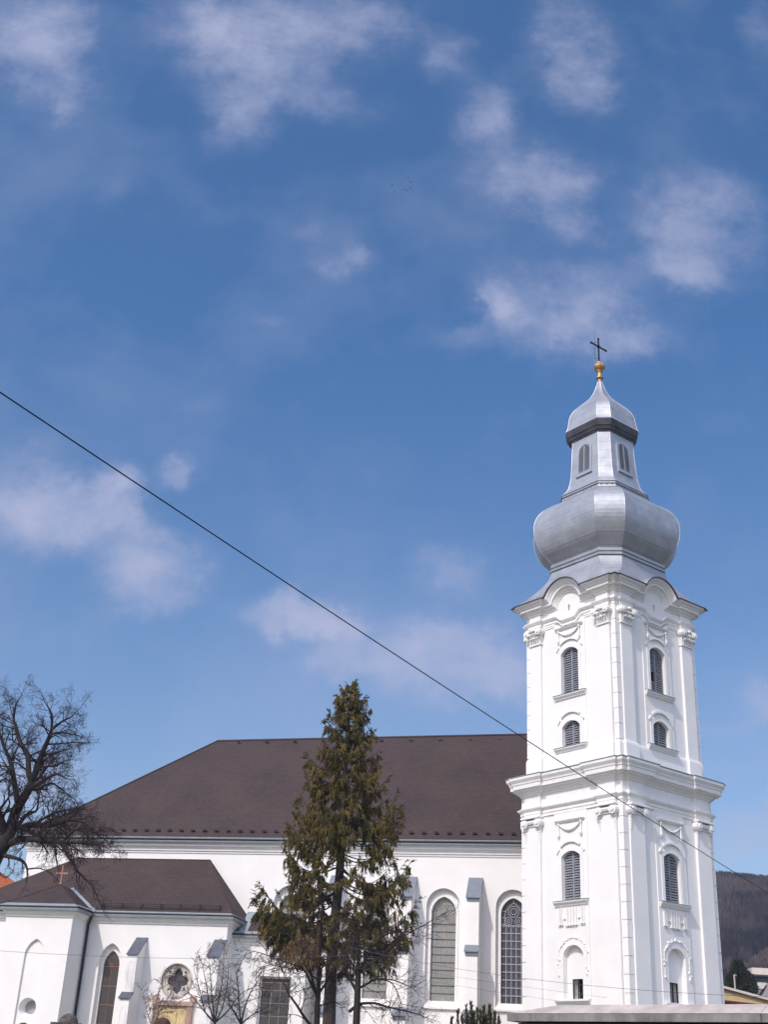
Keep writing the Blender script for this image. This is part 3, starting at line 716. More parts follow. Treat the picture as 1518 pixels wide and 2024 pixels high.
def skirt():
    lv = spline([(26.95,3.88,.03),(27.25,3.55,.28),(27.75,3.2,.66),(28.3,2.86,.82),(28.98,2.64,.88)], 5); rb = .80 + .70
    mb = MB(); rings = []
    for z, w, c in lv:
        ring = []
        for k in range(4):
            tf = TF(k)
            for i in range(49):
                u = (w - c)*(-1 + 2*i/48)
                zz = z if abs(u) >= rb else max(z, Z0 + math.sqrt(rb*rb - u*u) + .0)
                ring.append(tf(u, w, zz))
        rings.append(ring)
    mb.loft(rings, True); mb.build('roof_skirt', M['zinc'], tower)
skirt()
oct_loft('neck_moulding', [(z, w, None) for z, w in ((28.96,2.6),(28.97,2.72),(29.08,2.74),(29.10,2.62),(29.2,2.62),(29.22,2.7),(29.36,2.72),(29.40,2.5))], M['zinc'], seams=False)
oct_loft('onion_dome', [(z, w, None) for z, w in spline([(29.38,2.56),(29.75,2.88),(30.13,3.17),(30.86,3.44),(31.55,3.52),(32.1,3.44),(32.6,3.20),(33.0,2.80),(33.3,2.36),(33.45,2.12)], 3)], M['zinc'])
band = oct_loft('dome_band', [(z, w, None) for z, w in ((33.42,2.06),(33.44,2.13),(33.50,2.15),(33.52,2.11),(33.86,2.09),(33.88,2.14),(33.93,2.14),(33.95,2.05))], M['zinc'], seams=False)
hk = MB(T0)
for f in range(4):
    for i in range(9):
        u = (-1 + 2*(i+.5)/9)*1.34
        p = ((u, -2.13), (2.13, u), (-u, 2.13), (-2.13, -u))[f]
        q = ((0, -.07), (.07, 0), (0, .07), (-.07, 0))[f]; t = ((.05, 0), (0, .05), (-.05, 0), (0, -.05))[f]
        hk.tube([(p[0]-t[0], p[1]-t[1], 33.72), (p[0]+q[0], p[1]+q[1], 33.64), (p[0]+t[0], p[1]+t[1], 33.72)], .018, 4)
for sx in (-1, 1):
    for sy in (-1, 1):
        for i in range(3):
            t = (i+.5)/3; x = 2.1 - .7*t; y = 1.4 + .7*t
            hk.tube([(sx*(x-.02), sy*(y+.03), 33.72), (sx*(x+.06), sy*(y+.06), 33.64), (sx*(x+.03), sy*(y-.02), 33.72)], .018, 4)
hq = [(x, y, 33.72) for x, y in chsq(2.125, .70)]; hk.tube(hq + hq[:1], .022, 4)
hk.build('band_hooks', M['zinc_dark'], band)
lant = oct_loft('lantern', [(z, w, None) for z, w in spline([(33.9,2.10),(34.15,1.90),(34.45,1.755),(35.1,1.645),(36.3,1.56),(37.7,1.51)], 3)], M['zinc'])
oct_loft('lantern_cornice', [(z, w, None) for z, w in ((37.5,1.5),(37.52,1.56),(37.62,1.58),(37.64,1.64),(37.82,1.70),(37.84,1.74),(38.10,1.80),(38.20,1.82),(38.24,1.82),(38.25,1.6))], M['zinc_dark'], seams=False)
oct_loft('lantern_cap', [(z, w, None) for z, w in spline([(38.24,1.83),(38.45,1.745),(38.85,1.69),(39.28,1.62),(39.76,1.40),(40.27,.97),(40.6,.68),(40.95,.45),(41.47,.245),(42.05,.10)], 3)], M['zinc'])
for k in range(4):                                                # louvred lights of the lantern
    def lf_(u, e, z, k=k):
        w = 1.645 - .0775*(z - 35.1)/1.0 if z > 35.1 else 1.645
        w = 1.66 - .055*(z - 35.0)
        return TF(k)(u, w + e, z)
    lm = MB(lf_); out = seg_arch(.58, 34.98, 36.75, 37.16, 10)
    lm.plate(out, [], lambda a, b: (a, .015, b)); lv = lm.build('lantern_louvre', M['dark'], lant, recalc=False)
    l2 = MB(lf_); inn = seg_arch(.42, 35.18, 36.62, 36.98, 10)
    l2.plate(out, [inn], lambda a, b: (a, .055, b)); l2.loft([[(a, .055, b) for a, b in out], [(a, -.05, b) for a, b in out]]); l2.loft([[(a, .055, b) for a, b in inn], [(a, .0, b) for a, b in inn]])
    l2.box(-.035, .035, .02, .06, 35.18, 36.93)
    l2.box(-.63, .63, -.02, .10, 34.93, 34.99)
    z = 35.22
    while z < 36.9:
        hw = half_width_at(inn, z)
        if hw:
            for a0, a1 in ((hw[0], -.03), (.03, hw[1])):
                if a1 - a0 > .06: l2.hexa([(a0,.055,z),(a1,.055,z),(a1,.055,z+.03),(a0,.055,z+.03),(a0,.02,z+.05),(a1,.02,z+.05),(a1,.02,z+.075),(a0,.02,z+.075)])
        z += .135
    l2.build('louvre_frame', M['zinc'], lant)
def lathe(name, prof, n, material, parent, smooth=True):
    mb = MB(T0); mb.loft([[(r*math.cos(2*PI*i/n), r*math.sin(2*PI*i/n), z) for i in range(n)] for z, r in prof], True, True, True)
    return mb.build(name, material, parent, smooth=smooth)
fin = lathe('gilded_finial', [(41.98,.11),(42.2,.12),(42.25,.17),(42.29,.24),(42.34,.24),(42.40,.15),(42.6,.115),(42.74,.12),(42.78,.19),(42.82,.19),(42.86,.22),(42.98,.33),(43.10,.385),(43.14,.385),(43.25,.31),(43.38,.20),(43.42,.12),(43.52,.09),(43.56,.04)], 8, M['gold'], tower, smooth=False)
mb = MB(T0)
mb.box(-.035, .035, -.04, .04, 43.5, 45.15); mb.ball((0, 0, 45.22), .075, 8, 6)
mb.box(-.032, .032, -.66, .66, 44.60, 44.69)
for s in (-1, 1): mb.ball((0, s*.68, 44.645), .08, 8, 6)
mb.tube([(-.05,0,44.645),(.05,0,44.645)], .13, 10)
mb.build('cross', M['blackmetal'], tower)
mb = MB(T0); mb.tube([(-.22, -.1, 43.75), (-.22, -.1, 45.95)], [.016, .008], 5); mb.tube([(-.22,-.1,43.8),(0,0,43.8)], .012, 5); mb.tube([(-.22,-.1,45.0),(0,0,45.0)], .012, 5)
mb.build('lightning_rod', M['blackmetal'], tower)

# ================================================================== CHURCH
CA = R(-12.0); CO = Vector((6.48, 70.5, BASE))
church = empty('church', CO, CA)
tag(church, 'long white Gothic church with brown tiled hip roof, buttresses and a low side chapel', 'church')
def CH(u, v, z): return (u, -v, z - BASE)
def wall_plate(mb, v, outer, opens):
    mb.plate(outer, [o for o, d in opens], lambda a, b: (a, v, b))
    for o, d in opens: mb.loft([[(a, v, b) for a, b in o], [(a*1.0, v - d, b) for a, b in o]])
UL, UR, VB = -27.9, 7.0, -16.0
wins = [-11.0, -5.85, -2.03, 1.9]
nave_out = [ogive(.96, 6.12, 11.45, 12.42, 8, u) for u in wins]
mb = MB(CH)
wall_plate(mb, 0, [(UL, BASE-.5), (UR, BASE-.5), (UR, 14.45), (UL, 14.45)], [(o, .32) for o in nave_out])
mb.face([(UL,0,BASE-.5),(UL,VB,BASE-.5),(UL,VB,14.45),(UL,0,14.45)])
mb.face([(UR,0,BASE-.5),(UR,VB,BASE-.5),(UR,VB,14.45),(UR,VB/2,23.3),(UR,0,14.45)])
mb.face([(UL,VB,BASE-.5),(UR,VB,BASE-.5),(UR,VB,14.45),(UL,VB,14.45)])
nave_wall = mb.build('nave_wall', M['plaster'], church, recalc=False)
# windows of the nave
def nave_window(u, pale):
    o1 = ogive(.96, 6.12, 11.45, 12.42, 8, u); o2 = ogive(.70, 6.48, 11.12, 12.0, 8, u)
    mb = MB(CH)
    mb.plate(o1, [o2], lambda a, b: (a, -.315, b)); mb.loft([[(a, -.315, b) for a, b in o2], [(a, -.52, b) for a, b in o2]])
    o3 = ogive(.84, 6.3, 11.3, 12.2, 8, u)
    mb.plate(o3, [o2], lambda a, b: (a, -.27, b)); mb.loft([[(a, -.27, b) for a, b in o3], [(a, -.315, b) for a, b in o3]]); mb.loft([[(a, -.27, b) for a, b in o2], [(a, -.315, b) for a, b in o2]])
    w = mb.build('nave_window', M['stone_trim'], church, recalc=False)
    g = MB(CH); g.plate(o2, [], lambda a, b: (a, -.5, b)); g.build('pane', M['glass_pale'] if pale else M['glass_dark'], w, recalc=False)
    t = MB(CH); d0, d1 = -.485, -.455 if not pale else -.468
    bw = .022 if not pale else .009
    for i in range(1, 5):
        x = -.70 + 1.4*i/5; t.box(u+x-bw, u+x+bw, d0, d1, 6.48, 10.55)
    z = 6.48 + .40
    hb_ = MB(CH)
    while z < 10.6: (hb_ if pale else t).box(u-.70, u+.70, d0, d1 + .004, z-bw*1.25, z+bw*1.25); z += .405
    if pale: hb_.build('saddle_bars', M['stone_dark'], w)
    for cx, cz, rr in ((0, 11.28, .30), (-.27, 10.78, .19), (.27, 10.78, .19), (0, 11.28, .17), (-.27, 10.78, .08), (.27, 10.78, .08)):
        t.tube([(u+cx+rr*math.cos(2*PI*i/18), d1 - .005, cz+rr*math.sin(2*PI*i/18)) for i in range(19)], bw*1.15, 5)
    for hw, zs, za in ((.50, 10.95, 11.75),):
        og = ogive(hw, 10.6, zs, za, 8, u); t.tube([(a, d1 - .005, b) for a, b in og[1:]] + [(og[0][0], d1-.005, og[0][1])], bw*1.1, 5)
    for x in (-.70*.8, .70*.8):
        for zz in (10.6, 10.95, 11.3): t.box(u+x-.14, u+x+.14, d0, d1, zz-bw, zz+bw)
    t.box(u-bw, u+bw, d0, d1, 11.75, 12.0)
    for i in range(4):
        cx = -.42 + .28*i; t.tube([(u+cx+.14*math.cos(PI*j/8), d1-.005, 10.42+.14*math.sin(PI*j/8)) for j in range(9)], bw, 4)
    t.build('tracery', M['lead_warm'] if pale else M['lead'], w)
    s = MB(CH)
    s.hexa([(u-.96,.0-.31,6.05),(u+.96,-.31,6.05),(u+1.0,.14,6.05),(u-1.0,.14,6.05),(u-.96,-.31,6.46),(u+.96,-.31,6.46),(u+1.0,.14,6.14),(u-1.0,.14,6.14)])
    s.build('window_sill', M['stone_trim'], w)
for i, u in enumerate(wins): nave_window(u, i < 3)
# cornice under the eaves and gutter
mb = MB(CH)
cp = [(.0,14.16),(.05,14.17),(.06,14.26),(.12,14.3),(.12,14.40),(.2,14.50),(.27,14.54),(.28,14.66),(.36,14.70)]
mb.loft([[(UL-d, VB, z), (UL-d, d, z), (UR, d, z)] for d, z in cp], False)
mb.build('nave_cornice', M['stone_trim'], church, recalc=False)
mb = MB(CH)
gp = [(.34,14.70),(.44,14.71),(.48,14.78),(.49,14.90)]
mb.loft([[(UL-d, VB, z), (UL-d, d, z), (UR, d, z)] for d, z in gp], False)
nave_gutter = mb.build('nave_gutter', M['gutter'], church, recalc=False)
mb = MB(CH); mb.tube([(UL-.49, VB, 14.92), (UL-.49, .49, 14.92), (UR, .49, 14.92)], .075, 6); mb.build('gutter_rim', M['blackmetal'], nave_gutter)
mb = MB(CH); mb.loft([[(UL-d, VB, z), (UL-d, d, z), (UR, d, z)] for d, z in ((.49,14.90),(.46,14.99),(.12,15.19))], False); mb.build('eave_flashing', M['flash'], nave_gutter, recalc=False)
# main roof
E0 = 15.06; ov = .36; RL, RR_ = (-19.25, -8.0, 23.2), (UR + .25, -8.0, 23.62)
mb = MB(CH)
a = (UL-ov, ov, E0); b = (UR+.25, ov, E0); c = (UR+.25, VB-ov, E0); d = (UL-ov, VB-ov, E0)
mb.face([a, b, RR_, RL]); mb.face([c, d, RL, RR_]); mb.face([d, a, RL])
roof = mb.build('nave_roof', M['tile'], church, uvslope=True)
mb = MB(CH); mb.tube([RL, RR_], .09, 6); mb.tube([a, RL], .07, 6); mb.build('ridge_cap', M['tile'], roof, uvslope=True)
def on_roof(u, t):        # t = 0 eave .. 1 ridge, on the front slope
    z = E0 + (RR_[2] - .25 - E0)*t; v = ov + (-8 - ov)*t; return u, v, z
gm = None
def guard(u, t):
    global gm
    u, v, z = on_roof(u, t)
    if gm is None:
        g = MB(); g.box(-.10, .10, -.10, .0, -.02, .11); g.box(-.13, .13, -.13, -.10, .0, .10); o = g.build('snow_guard', M['blackmetal'], roof); gm = o.data
    else:
        o = bpy.data.objects.new('snow_guard', gm); COL.objects.link(o); o.parent = roof
    o.location = CH(u, v, z + .03)
u = -27.0
while u < 6.6: guard(u, .045); u += .742
u = -17.6
while u < 6.6: guard(u, .955); u += 2.0
# buttresses of the nave
def buttress(u):
    mb = MB(CH); h = .33
    pr = [(0, BASE-.4), (2.0, BASE-.4), (2.0, 5.55), (1.62, 5.9), (1.62, 8.9), (1.24, 9.2), (1.24, 11.75), (0, 12.92)]
    mb.loft([[(u-h, v, z) for v, z in pr], [(u+h, v, z) for v, z in pr]], True, True, True)
    b = mb.build('buttress', M['plaster'], church)
    for v0, z0, v1, z1 in ((0, 12.97, 1.34, 11.72), (1.24, 9.22, 1.74, 8.85), (1.62, 5.92, 2.12, 5.5)):
        c = MB(CH); k = .41; t = .06
        c.hexa([(u-k,v0,z0-.0),(u+k,v0,z0),(u+k,v1,z1),(u-k,v1,z1),(u-k,v0,z0+t),(u+k,v0,z0+t),(u+k,v1,z1+t),(u-k,v1,z1+t)])
        c.hexa([(u-h-.03,v0,z0-.22),(u+h+.03,v0,z0-.22),(u+h+.03,v1-.06,z1-.16),(u-h-.03,v1-.06,z1-.16),(u-h-.03,v0,z0-.003),(u+h+.03,v0,z0-.003),(u+h+.03,v1-.06,z1-.003),(u-h-.03,v1-.06,z1-.003)])
        c.build('buttress_cap', M['cap_blue'], b)
for u in (-8.2, -3.97, -.19): buttress(u)

# ---- side chapel in front of the nave
AV, AL, AR = 3.5, -30.0, -13.45
aw_o = ogive(.62, BASE, 7.72, 8.6, 8, -20.05); aw_i = ogive(.47, BASE, 7.45, 8.24, 8, -20.05)
def circle(cu, cz, r, n=28): return [(cu + r*math.cos(2*PI*i/n), cz + r*math.sin(2*PI*i/n)) for i in range(n)]
rose = circle(-16.07, 6.77, .86)
mb = MB(CH)
wall_plate(mb, AV, [(AL, BASE-.5), (-20.72, BASE-.5), (-20.72, 3.0), (AR, 3.0), (AR, 10.0), (AL, 10.0)], [(ogive(.62, BASE, 7.72, 8.6, 8, -20.05), .28), (rose, .14)])
mb.face([(AR, 0, BASE-.5), (AR, AV, BASE-.5), (AR, AV, 10.0), (AR, 0, 10.0)]); mb.face([(AL, 0, BASE-.5), (AL, AV, BASE-.5), (AL, AV, 10.0), (AL, 0, 10.0)])
mb.build('chapel_wall', M['plaster'], church, recalc=False)
mb = MB(CH)
mb.plate(aw_o, [aw_i], lambda a, b: (a, AV-.275, b)); mb.loft([[(a, AV-.275, b) for a, b in aw_i], [(a, AV-.42, b) for a, b in aw_i]])
w = mb.build('chapel_window', M['stone_trim'], church, recalc=False)
g = MB(CH); g.plate(aw_i, [], lambda a, b: (a, AV-.4, b)); g.build('pane', M['glass_brown'], w, recalc=False)
t = MB(CH)
for z in (4.45, 5.43, 6.39, 7.41): t.box(-20.52, -19.58, AV-.395, AV-.37, z-.018, z+.018)
t.box(-20.06, -20.04, AV-.395, AV-.375, 3.3, 7.41)
for cx, cz, rr in ((-20.05, 7.72, .22), (-20.2, 7.5, .1), (-19.9, 7.5, .1)): t.tube([(cx+rr*math.cos(2*PI*i/14), AV-.38, cz+rr*math.sin(2*PI*i/14)) for i in range(15)], .013, 4)
t.build('glazing_bars', M['copper'], w)
# rose window: a four-lobed opening in a stone disc
mb = MB(CH)
def quat(cu, cz, s):
    pts = []
    for q in range(4):
        for i in range(9):
            a = q*PI/2 - PI/2*1.18 + i*PI*1.18/8 - 0
            r = s*.30; c = s*.40
            ca = q*PI/2; lx, lz = c*math.cos(ca), c*math.sin(ca)
            bx, bz = lx + r*math.cos(a + 0.0), lz + r*math.sin(a)
            k = 1.0
            if q in (1, 3) and 3 <= i <= 5: k = 1.14 if i == 4 else 1.03
            pts.append((cu + (bx)*k if False else cu + bx, cz + (bz if k == 1 else bz*k)))
    return pts
q0 = quat(-16.07, 6.77, .86); q1 = quat(-16.07, 6.77, 1.02)
mb.plate(rose, [q1], lambda a, b: (a, AV-.13, b)); mb.loft([[(a, AV-.13, b) for a, b in q1], [(a, AV-.2, b) for a, b in q1]])
mb.plate(q1, [q0], lambda a, b: (a, AV-.2, b)); mb.loft([[(a, AV-.2, b) for a, b in q0], [(a, AV-.4, b) for a, b in q0]])
n = 28
ri = circle(-16.07, 6.77, .86, n); ro = circle(-16.07, 6.77, .92, n)
mb.loft([[(a, AV-.01, b) for a, b in ro], [(a, AV+.04, b) for a, b in ro], [(a, AV+.04, b) for a, b in ri], [(a, AV-.13, b) for a, b in ri]])
w = mb.build('rose_window', M['tracery_stone'], church, recalc=False)
g = MB(CH); g.plate(circle(-16.07, 6.77, .84), [], lambda a, b: (a, AV-.39, b)); g.build('pane', M['glass_dark'], w, recalc=False)
sp = MB(CH)
for q in range(4):
    a = PI/4 + q*PI/2; c = (-16.07 + .62*math.cos(a), 6.77 + .62*math.sin(a))
    sp.plate([(c[0]+.11*math.cos(a+2*PI*i/3), c[1]+.11*math.sin(a+2*PI*i/3)) for i in range(3)], [], lambda x, y: (x, AV-.122, y))
sp.build('spandrel_eye', M['stone_dark'], w, recalc=False)
# portal with gilded panels
mb = MB(CH)
mb.box(-17.15, -16.85, AV-.02, AV+.22, BASE, 5.5); mb.box(-15.25, -14.95, AV-.02, AV+.22, BASE, 5.5); mb.box(-17.2, -14.9, AV-.02, AV+.26, 5.5, 5.72)
mb.box(-17.28, -16.98, AV-.02, AV+.2, 5.72, 6.0); mb.box(-15.12, -14.82, AV-.02, AV+.2, 5.72, 6.0)
p = mb.build('portal', M['redstone'], church)
mb = MB(CH)
for i in range(3): mb.box(-16.84 + .53*i, -16.84 + .53*i + .50, AV+.0, AV+.12, BASE, 5.42)
mb.box(-16.85, -15.25, AV-.01, AV+.06, BASE, 5.499); mb.build('door_panels', M['door'], p)
# chapel buttresses
for u, h in ((-18.33, .28), (-13.75, .32)):
    mb = MB(CH); pr = [(AV-.1, BASE-.4), (AV+1.45, BASE-.4), (AV+1.45, 5.65), (AV+1.1, 5.95), (AV+1.1, 7.9), (AV-.1, 8.9)]
    mb.loft([[(u-h, v, z) for v, z in pr], [(u+h, v, z) for v, z in pr]], True, True, True)
    b = mb.build('chapel_buttress', M['plaster'], church)
    for v0, z0, v1, z1 in ((AV, 8.88, AV+1.17, 7.90), (AV+1.08, 5.99, AV+1.53, 5.66)):
        c = MB(CH); k = h + .06
        c.hexa([(u-k,v0,z0),(u+k,v0,z0),(u+k,v1,z1),(u-k,v1,z1),(u-k,v0,z0+.06),(u+k,v0,z0+.06),(u+k,v1,z1+.06),(u-k,v1,z1+.06)])
        c.build('buttress_cap', M['cap_slate'], b)
    if u < -15:
        for zb, zs, za in ((6.05, 7.35, 7.62), (BASE, 4.9, 5.3)):
            og = ogive(.15, zb, zs, za, 6, u); c = MB(CH); c.tube([(a, AV + (1.1 if zb > 4 else 1.45), bb) for a, bb in og[1:]] + [(og[0][0], AV + (1.1 if zb > 4 else 1.45), og[0][1])], .018, 4)
            c.build('blind_arch', M['stone_trim'], b)
# block in front with blind niche and oculus
BV, BL, BR = 5.5, -25.65, -21.7
nich = ogive(.58, BASE, 7.65, 8.5, 8, -23.62)
mb = MB(CH)
wall_plate(mb, BV, [(BL, BASE-.5), (BR, BASE-.5), (BR, 10.0), (BL, 10.0)], [(nich, .13)])
oc = circle(-23.6, 5.02, .50, 22)
mb.plate(nich, [oc], lambda a, b: (a, BV-.13, b)); ocs = circle(-23.6, 5.06, .34, 22)
mb.loft([[(a, BV-.13, b) for a, b in oc], [(a, BV-.62, b) for a, b in ocs]])
mb.face([(BL, AV, BASE-.5), (BL, BV, BASE-.5), (BL, BV, 10.0), (BL, AV, 10.0)])
mb.plate([(AV, BASE-.5), (BV, BASE-.5), (BV, 10.0), (AV, 10.0)], [], lambda a, b: (BR, a, b))
mb.build('stair_block_wall', M['plaster'], church, recalc=False)
g = MB(CH); g.plate(ocs, [], lambda a, b: (a, BV-.6, b)); g.build('oculus', M['greyconc'], church, recalc=False)
# cornices and gutters of chapel and block
def eaves(name, path, nrm, z):
    """path of (u,v) wall-line points with outward offset directions"""
    def off(d): return [(p[0] + q[0]*d, p[1] + q[1]*d) for p, q in zip(path, nrm)]
    mb = MB(CH); mb.loft([[(a, b, zz) for a, b in off(d)] for d, zz in ((.0,z-.52),(.05,z-.51),(.05,z-.42),(.12,z-.36),(.16,z-.30),(.17,z-.24),(.26,z-.22))], False)
    o = mb.build(name, M['stone_trim'], church, recalc=False)
    mb = MB(CH); mb.loft([[(a, b, zz) for a, b in off(d)] for d, zz in ((.25,z-.22),(.33,z-.20),(.36,z-.12),(.37,z-.02))], False); g = mb.build('gutter', M['gutter'], o, recalc=False)
    mb = MB(CH); mb.tube([(a, b, z + .005) for a, b in off(.375)], .05, 6); mb.build('gutter_rim', M['blackmetal'], o)
    mb = MB(CH); mb.loft([[(a, b, zz) for a, b in off(d)] for d, zz in ((.365,z-.0),(.34,z+.07),(.1,z+.2))], False); mb.build('eave_flashing', M['flash'], o, recalc=False)
EZ = 10.16
eaves('chapel_cornice', [(BR, AV), (AR, AV), (AR, 0)], [(0, 1), (1, 1), (1, 0)], EZ)
eaves('block_cornice', [(BL, AV), (BL, BV), (BR, BV), (BR, AV)], [(-1, 0), (-1, 1), (1, 1), (1, 0)], EZ)
eaves('chapel_cornice', [(AL, AV), (BL, AV)], [(0, 1), (0, 1)], EZ)
# chapel roof
o_ = .30; ez = EZ + .06
mb = MB(CH)
ra, rb = (-24.6, 0.02, 13.77), (-16.1, 0.02, 13.77)
e1 = (AL-o_, AV+o_, ez); e2 = (AR+o_, AV+o_, ez); e3 = (AR+o_, .02, ez); e4 = (AL-o_, .02, ez)
mb.face([e1, e2, rb, ra]); mb.face([e2, e3, rb]); mb.face([e4, e1, ra])
cr = mb.build('chapel_roof', M['tile'], church, uvslope=True)
mb = MB(CH); mb.tube([e4, ra, rb, e3], .05, 6); mb.tube([rb, e2], .05, 6); mb.build('ridge_cap', M['tile'], cr, uvslope=True)
# valley-roofed block
ap = (-23.66, 3.6, 11.66); k1 = (BL-o_, BV+o_, ez); k2 = (BR+o_, BV+o_, ez)
sl_ = (13.77 - ez)/(AV + o_ - .02)
vb = AV + o_ - (ap[2] - ez)/sl_
bk = (-23.66, vb, ap[2] + .01); v1 = (BL-o_, AV+o_, ez+.012); v2 = (BR+o_, AV+o_, ez+.012)
mb = MB(CH); mb.face([k1, k2, ap]); mb.face([k2, v2, bk, ap]); mb.face([v1, k1, ap, bk])
br_ = mb.build('block_roof', M['tile'], church, uvslope=True)
mb = MB(CH)
n_ = Vector((v2[0]-bk[0], v2[1]-bk[1], v2[2]-bk[2]))
mb.face([(bk[0]+.0, bk[1], bk[2]+.03), (v2[0], v2[1], v2[2]+.03), (v2[0]+.26, v2[1], v2[2]+.03), (bk[0]+.2, bk[1]-.02, bk[2]+.05)])
mb.build('valley_flashing', M['flash'], br_)
mb = MB(CH); mb.tube([k1, ap, k2], .035, 5); mb.build('hip_cap', M['tile'], br_, uvslope=True)
mb = MB(CH); mb.box(-23.69, -23.63, 3.57, 3.63, 11.6, 12.72); mb.box(-24.02, -23.30, 3.57, 3.63, 12.25, 12.34)
mb.ball((-23.66, 3.6, 11.72), .09, 8, 5); mb.build('roof_cross', mat('rusty_cross', (.34, .17, .11), (.45, .26, .19), scale=6, rough=.8), church)
# snow fence over the chapel gutter
mb = MB(CH)
def cr_pt(u, t): return (u, AV + o_ - t*(AV + o_ - .02), ez + t*(13.77 - ez))
u = -20.9; uu = []
while u < -13.9: uu.append(u); u += 1.15
for u in uu:
    a, b, c = cr_pt(u, .05); mb.box(u-.02, u+.02, b-.02, b+.02, c-.03, c+.36); mb.tube([(u, b, c+.3), (u, b-.3, c+.3)], .018, 4)
for dz in (.08, .19, .30):
    a, b, c = cr_pt(0, .05); mb.tube([(-21.0, b, c+dz), (-13.9, b, c+dz)], .014, 4)
u = -21.0
while u < -13.9: a, b, c = cr_pt(u, .05); mb.tube([(u, b, c+.06), (u, b, c+.31)], .008, 3); u += .13
mb.build('snow_fence', M['blackmetal'], cr)
# downpipe in the inner corner
mb = MB(CH); mb.tube([(BR+.33, AV+.33, EZ-.1), (BR+.33, AV+.34, EZ-.25), (BR+.12, AV+.14, EZ-.62), (BR+.12, AV+.14, BASE)], .07, 8); mb.build('downpipe', M['blackmetal'], church)
mb = MB(CH); mb.tube([(-13.0, 2.6, 9.5), (-13.0, 2.6, 9.3), (-13.3, 2.3, 9.0), (-13.3, 2.3, BASE)], .001, 4)
# porch between chapel and nave
PV, PL, PR = 2.2, AR, -9.2
pw = [(-11.75, 4.0), (-9.95, 4.0), (-9.95, 7.25), (-11.75, 7.25)]
mb = MB(CH); wall_plate(mb, PV, [(PL, BASE-.5), (PR, BASE-.5), (PR, 9.2), (PL, 9.2)], [(pw, .22)])
mb.face([(PR, 0, BASE-.5), (PR, PV, BASE-.5), (PR, PV, 9.2), (PR, 0, 9.2)])
mb.tube([(-10.85 + 1.62*math.cos(PI*i/20), PV+.01, 6.1 + 1.85*math.sin(PI*i/20)) for i in range(21)], .03, 5)
mb.build('porch_wall', M['plaster'], church, recalc=False)
mb = MB(CH); pi_ = [(-11.66, 4.05), (-10.04, 4.05), (-10.04, 7.16), (-11.66, 7.16)]
mb.plate(pw, [pi_], lambda a, b: (a, PV-.14, b)); mb.loft([[(a, PV-.14, b) for a, b in pi_], [(a, PV-.24, b) for a, b in pi_]])
mb.box(-11.86, -11.75, PV, PV+.03, 3.6, 7.36); mb.box(-9.95, -9.84, PV, PV+.03, 3.6, 7.36); mb.box(-11.75, -9.95, PV, PV+.03, 7.25, 7.36)
pwin = mb.build('porch_window', M['stone_trim'], church, recalc=False)
mb = MB(CH); mb.plate(pw, [], lambda a, b: (a, PV-.215, b)); mb.build('pane', M['glass_brown'], pwin, recalc=False)
mb = MB(CH)
for z in (4.6, 5.25, 5.9, 6.55, 6.95): mb.box(-11.66, -10.04, PV-.212, PV-.19, z-.012, z+.012)
for x in (-11.1, -10.6): mb.box(x-.01, x+.01, PV-.212, PV-.193, 4.05, 7.16)
mb.build('glazing_bars', M['lead_warm'], pwin)
eaves('porch_cornice', [(PL, PV), (PR, PV), (PR, 0)], [(0, 1), (1, 1), (1, 0)], 9.36)
mb = MB(CH); pa1 = (PL, .02, 10.86); pb1 = (PR-1.2, .02, 10.86); f1 = (PL, PV+.3, 9.42); f2 = (PR+.3, PV+.3, 9.42); f3 = (PR+.3, .02, 9.42)
mb.face([f1, f2, pb1, pa1]); mb.face([f2, f3, pb1]); pr_ = mb.build('porch_roof', M['tile'], church, uvslope=True)
mb = MB(CH); mb.face([(PL+.02, .03, 10.89), (PL+.5, .03, 10.89), (PL+.8, PV+.28, 9.47), (PL+.28, PV+.28, 9.47)]); mb.tube([pa1, pb1], .04, 5)
mb.build('roof_flashing', M['flash'], pr_)

# ================================================================== BOUNDARY WALL with coping, right foreground
wd = Vector((.766, -.643, 0)); wn = Vector((-.643, -.766, 0))           # along the wall / towards the street
w0 = at(1003, 2019, 25.6); wz = w0.z
bw_ = empty('boundary_wall', (w0.x, w0.y, 0), math.atan2(wd.y, wd.x))
tag(bw_, 'low boundary wall with sloped concrete coping in front of the bell tower', 'wall')
LW = 26.0
mb = MB(); mb.box(.18, LW - .2, .11, .62, -.3, wz - .02); mb.build('wall_body', mat('red_brick_wall', (.12, .045, .035), (.2, .08, .06), scale=7, rough=.95), bw_)
mb = MB(); n = 40
rngw = random.Random(2)
for i in range(5):                                              # coping slabs
    x0 = LW*i/5 + .006; x1 = LW*(i+1)/5 - .006; dz = rngw.uniform(-.006, .006)
    mb.box(x0, x1, -.02, .75, wz + dz, wz + .135 + dz)
mb.build('coping', M['concrete_front'], bw_)
mb = MB(); h = wz + .145
for i in range(5):
    x0 = LW*i/5 + .004; x1 = LW*(i+1)/5 - .004; dz = rngw.uniform(-.006, .006)
    xa = x0 + (1.0 if i == 0 else 0)
    p = [(x0, -.02, h + dz), (x1, -.02, h + dz), (x1, .75, h + dz), (x0, .75, h + dz), (xa, .33, h + .175 + dz), (x1, .33, h + .175 + dz), (x1, .40, h + .175 + dz), (xa, .40, h + .175 + dz)]
    mb.hexa(p)
mb.build('coping_top', M['concrete'], bw_)

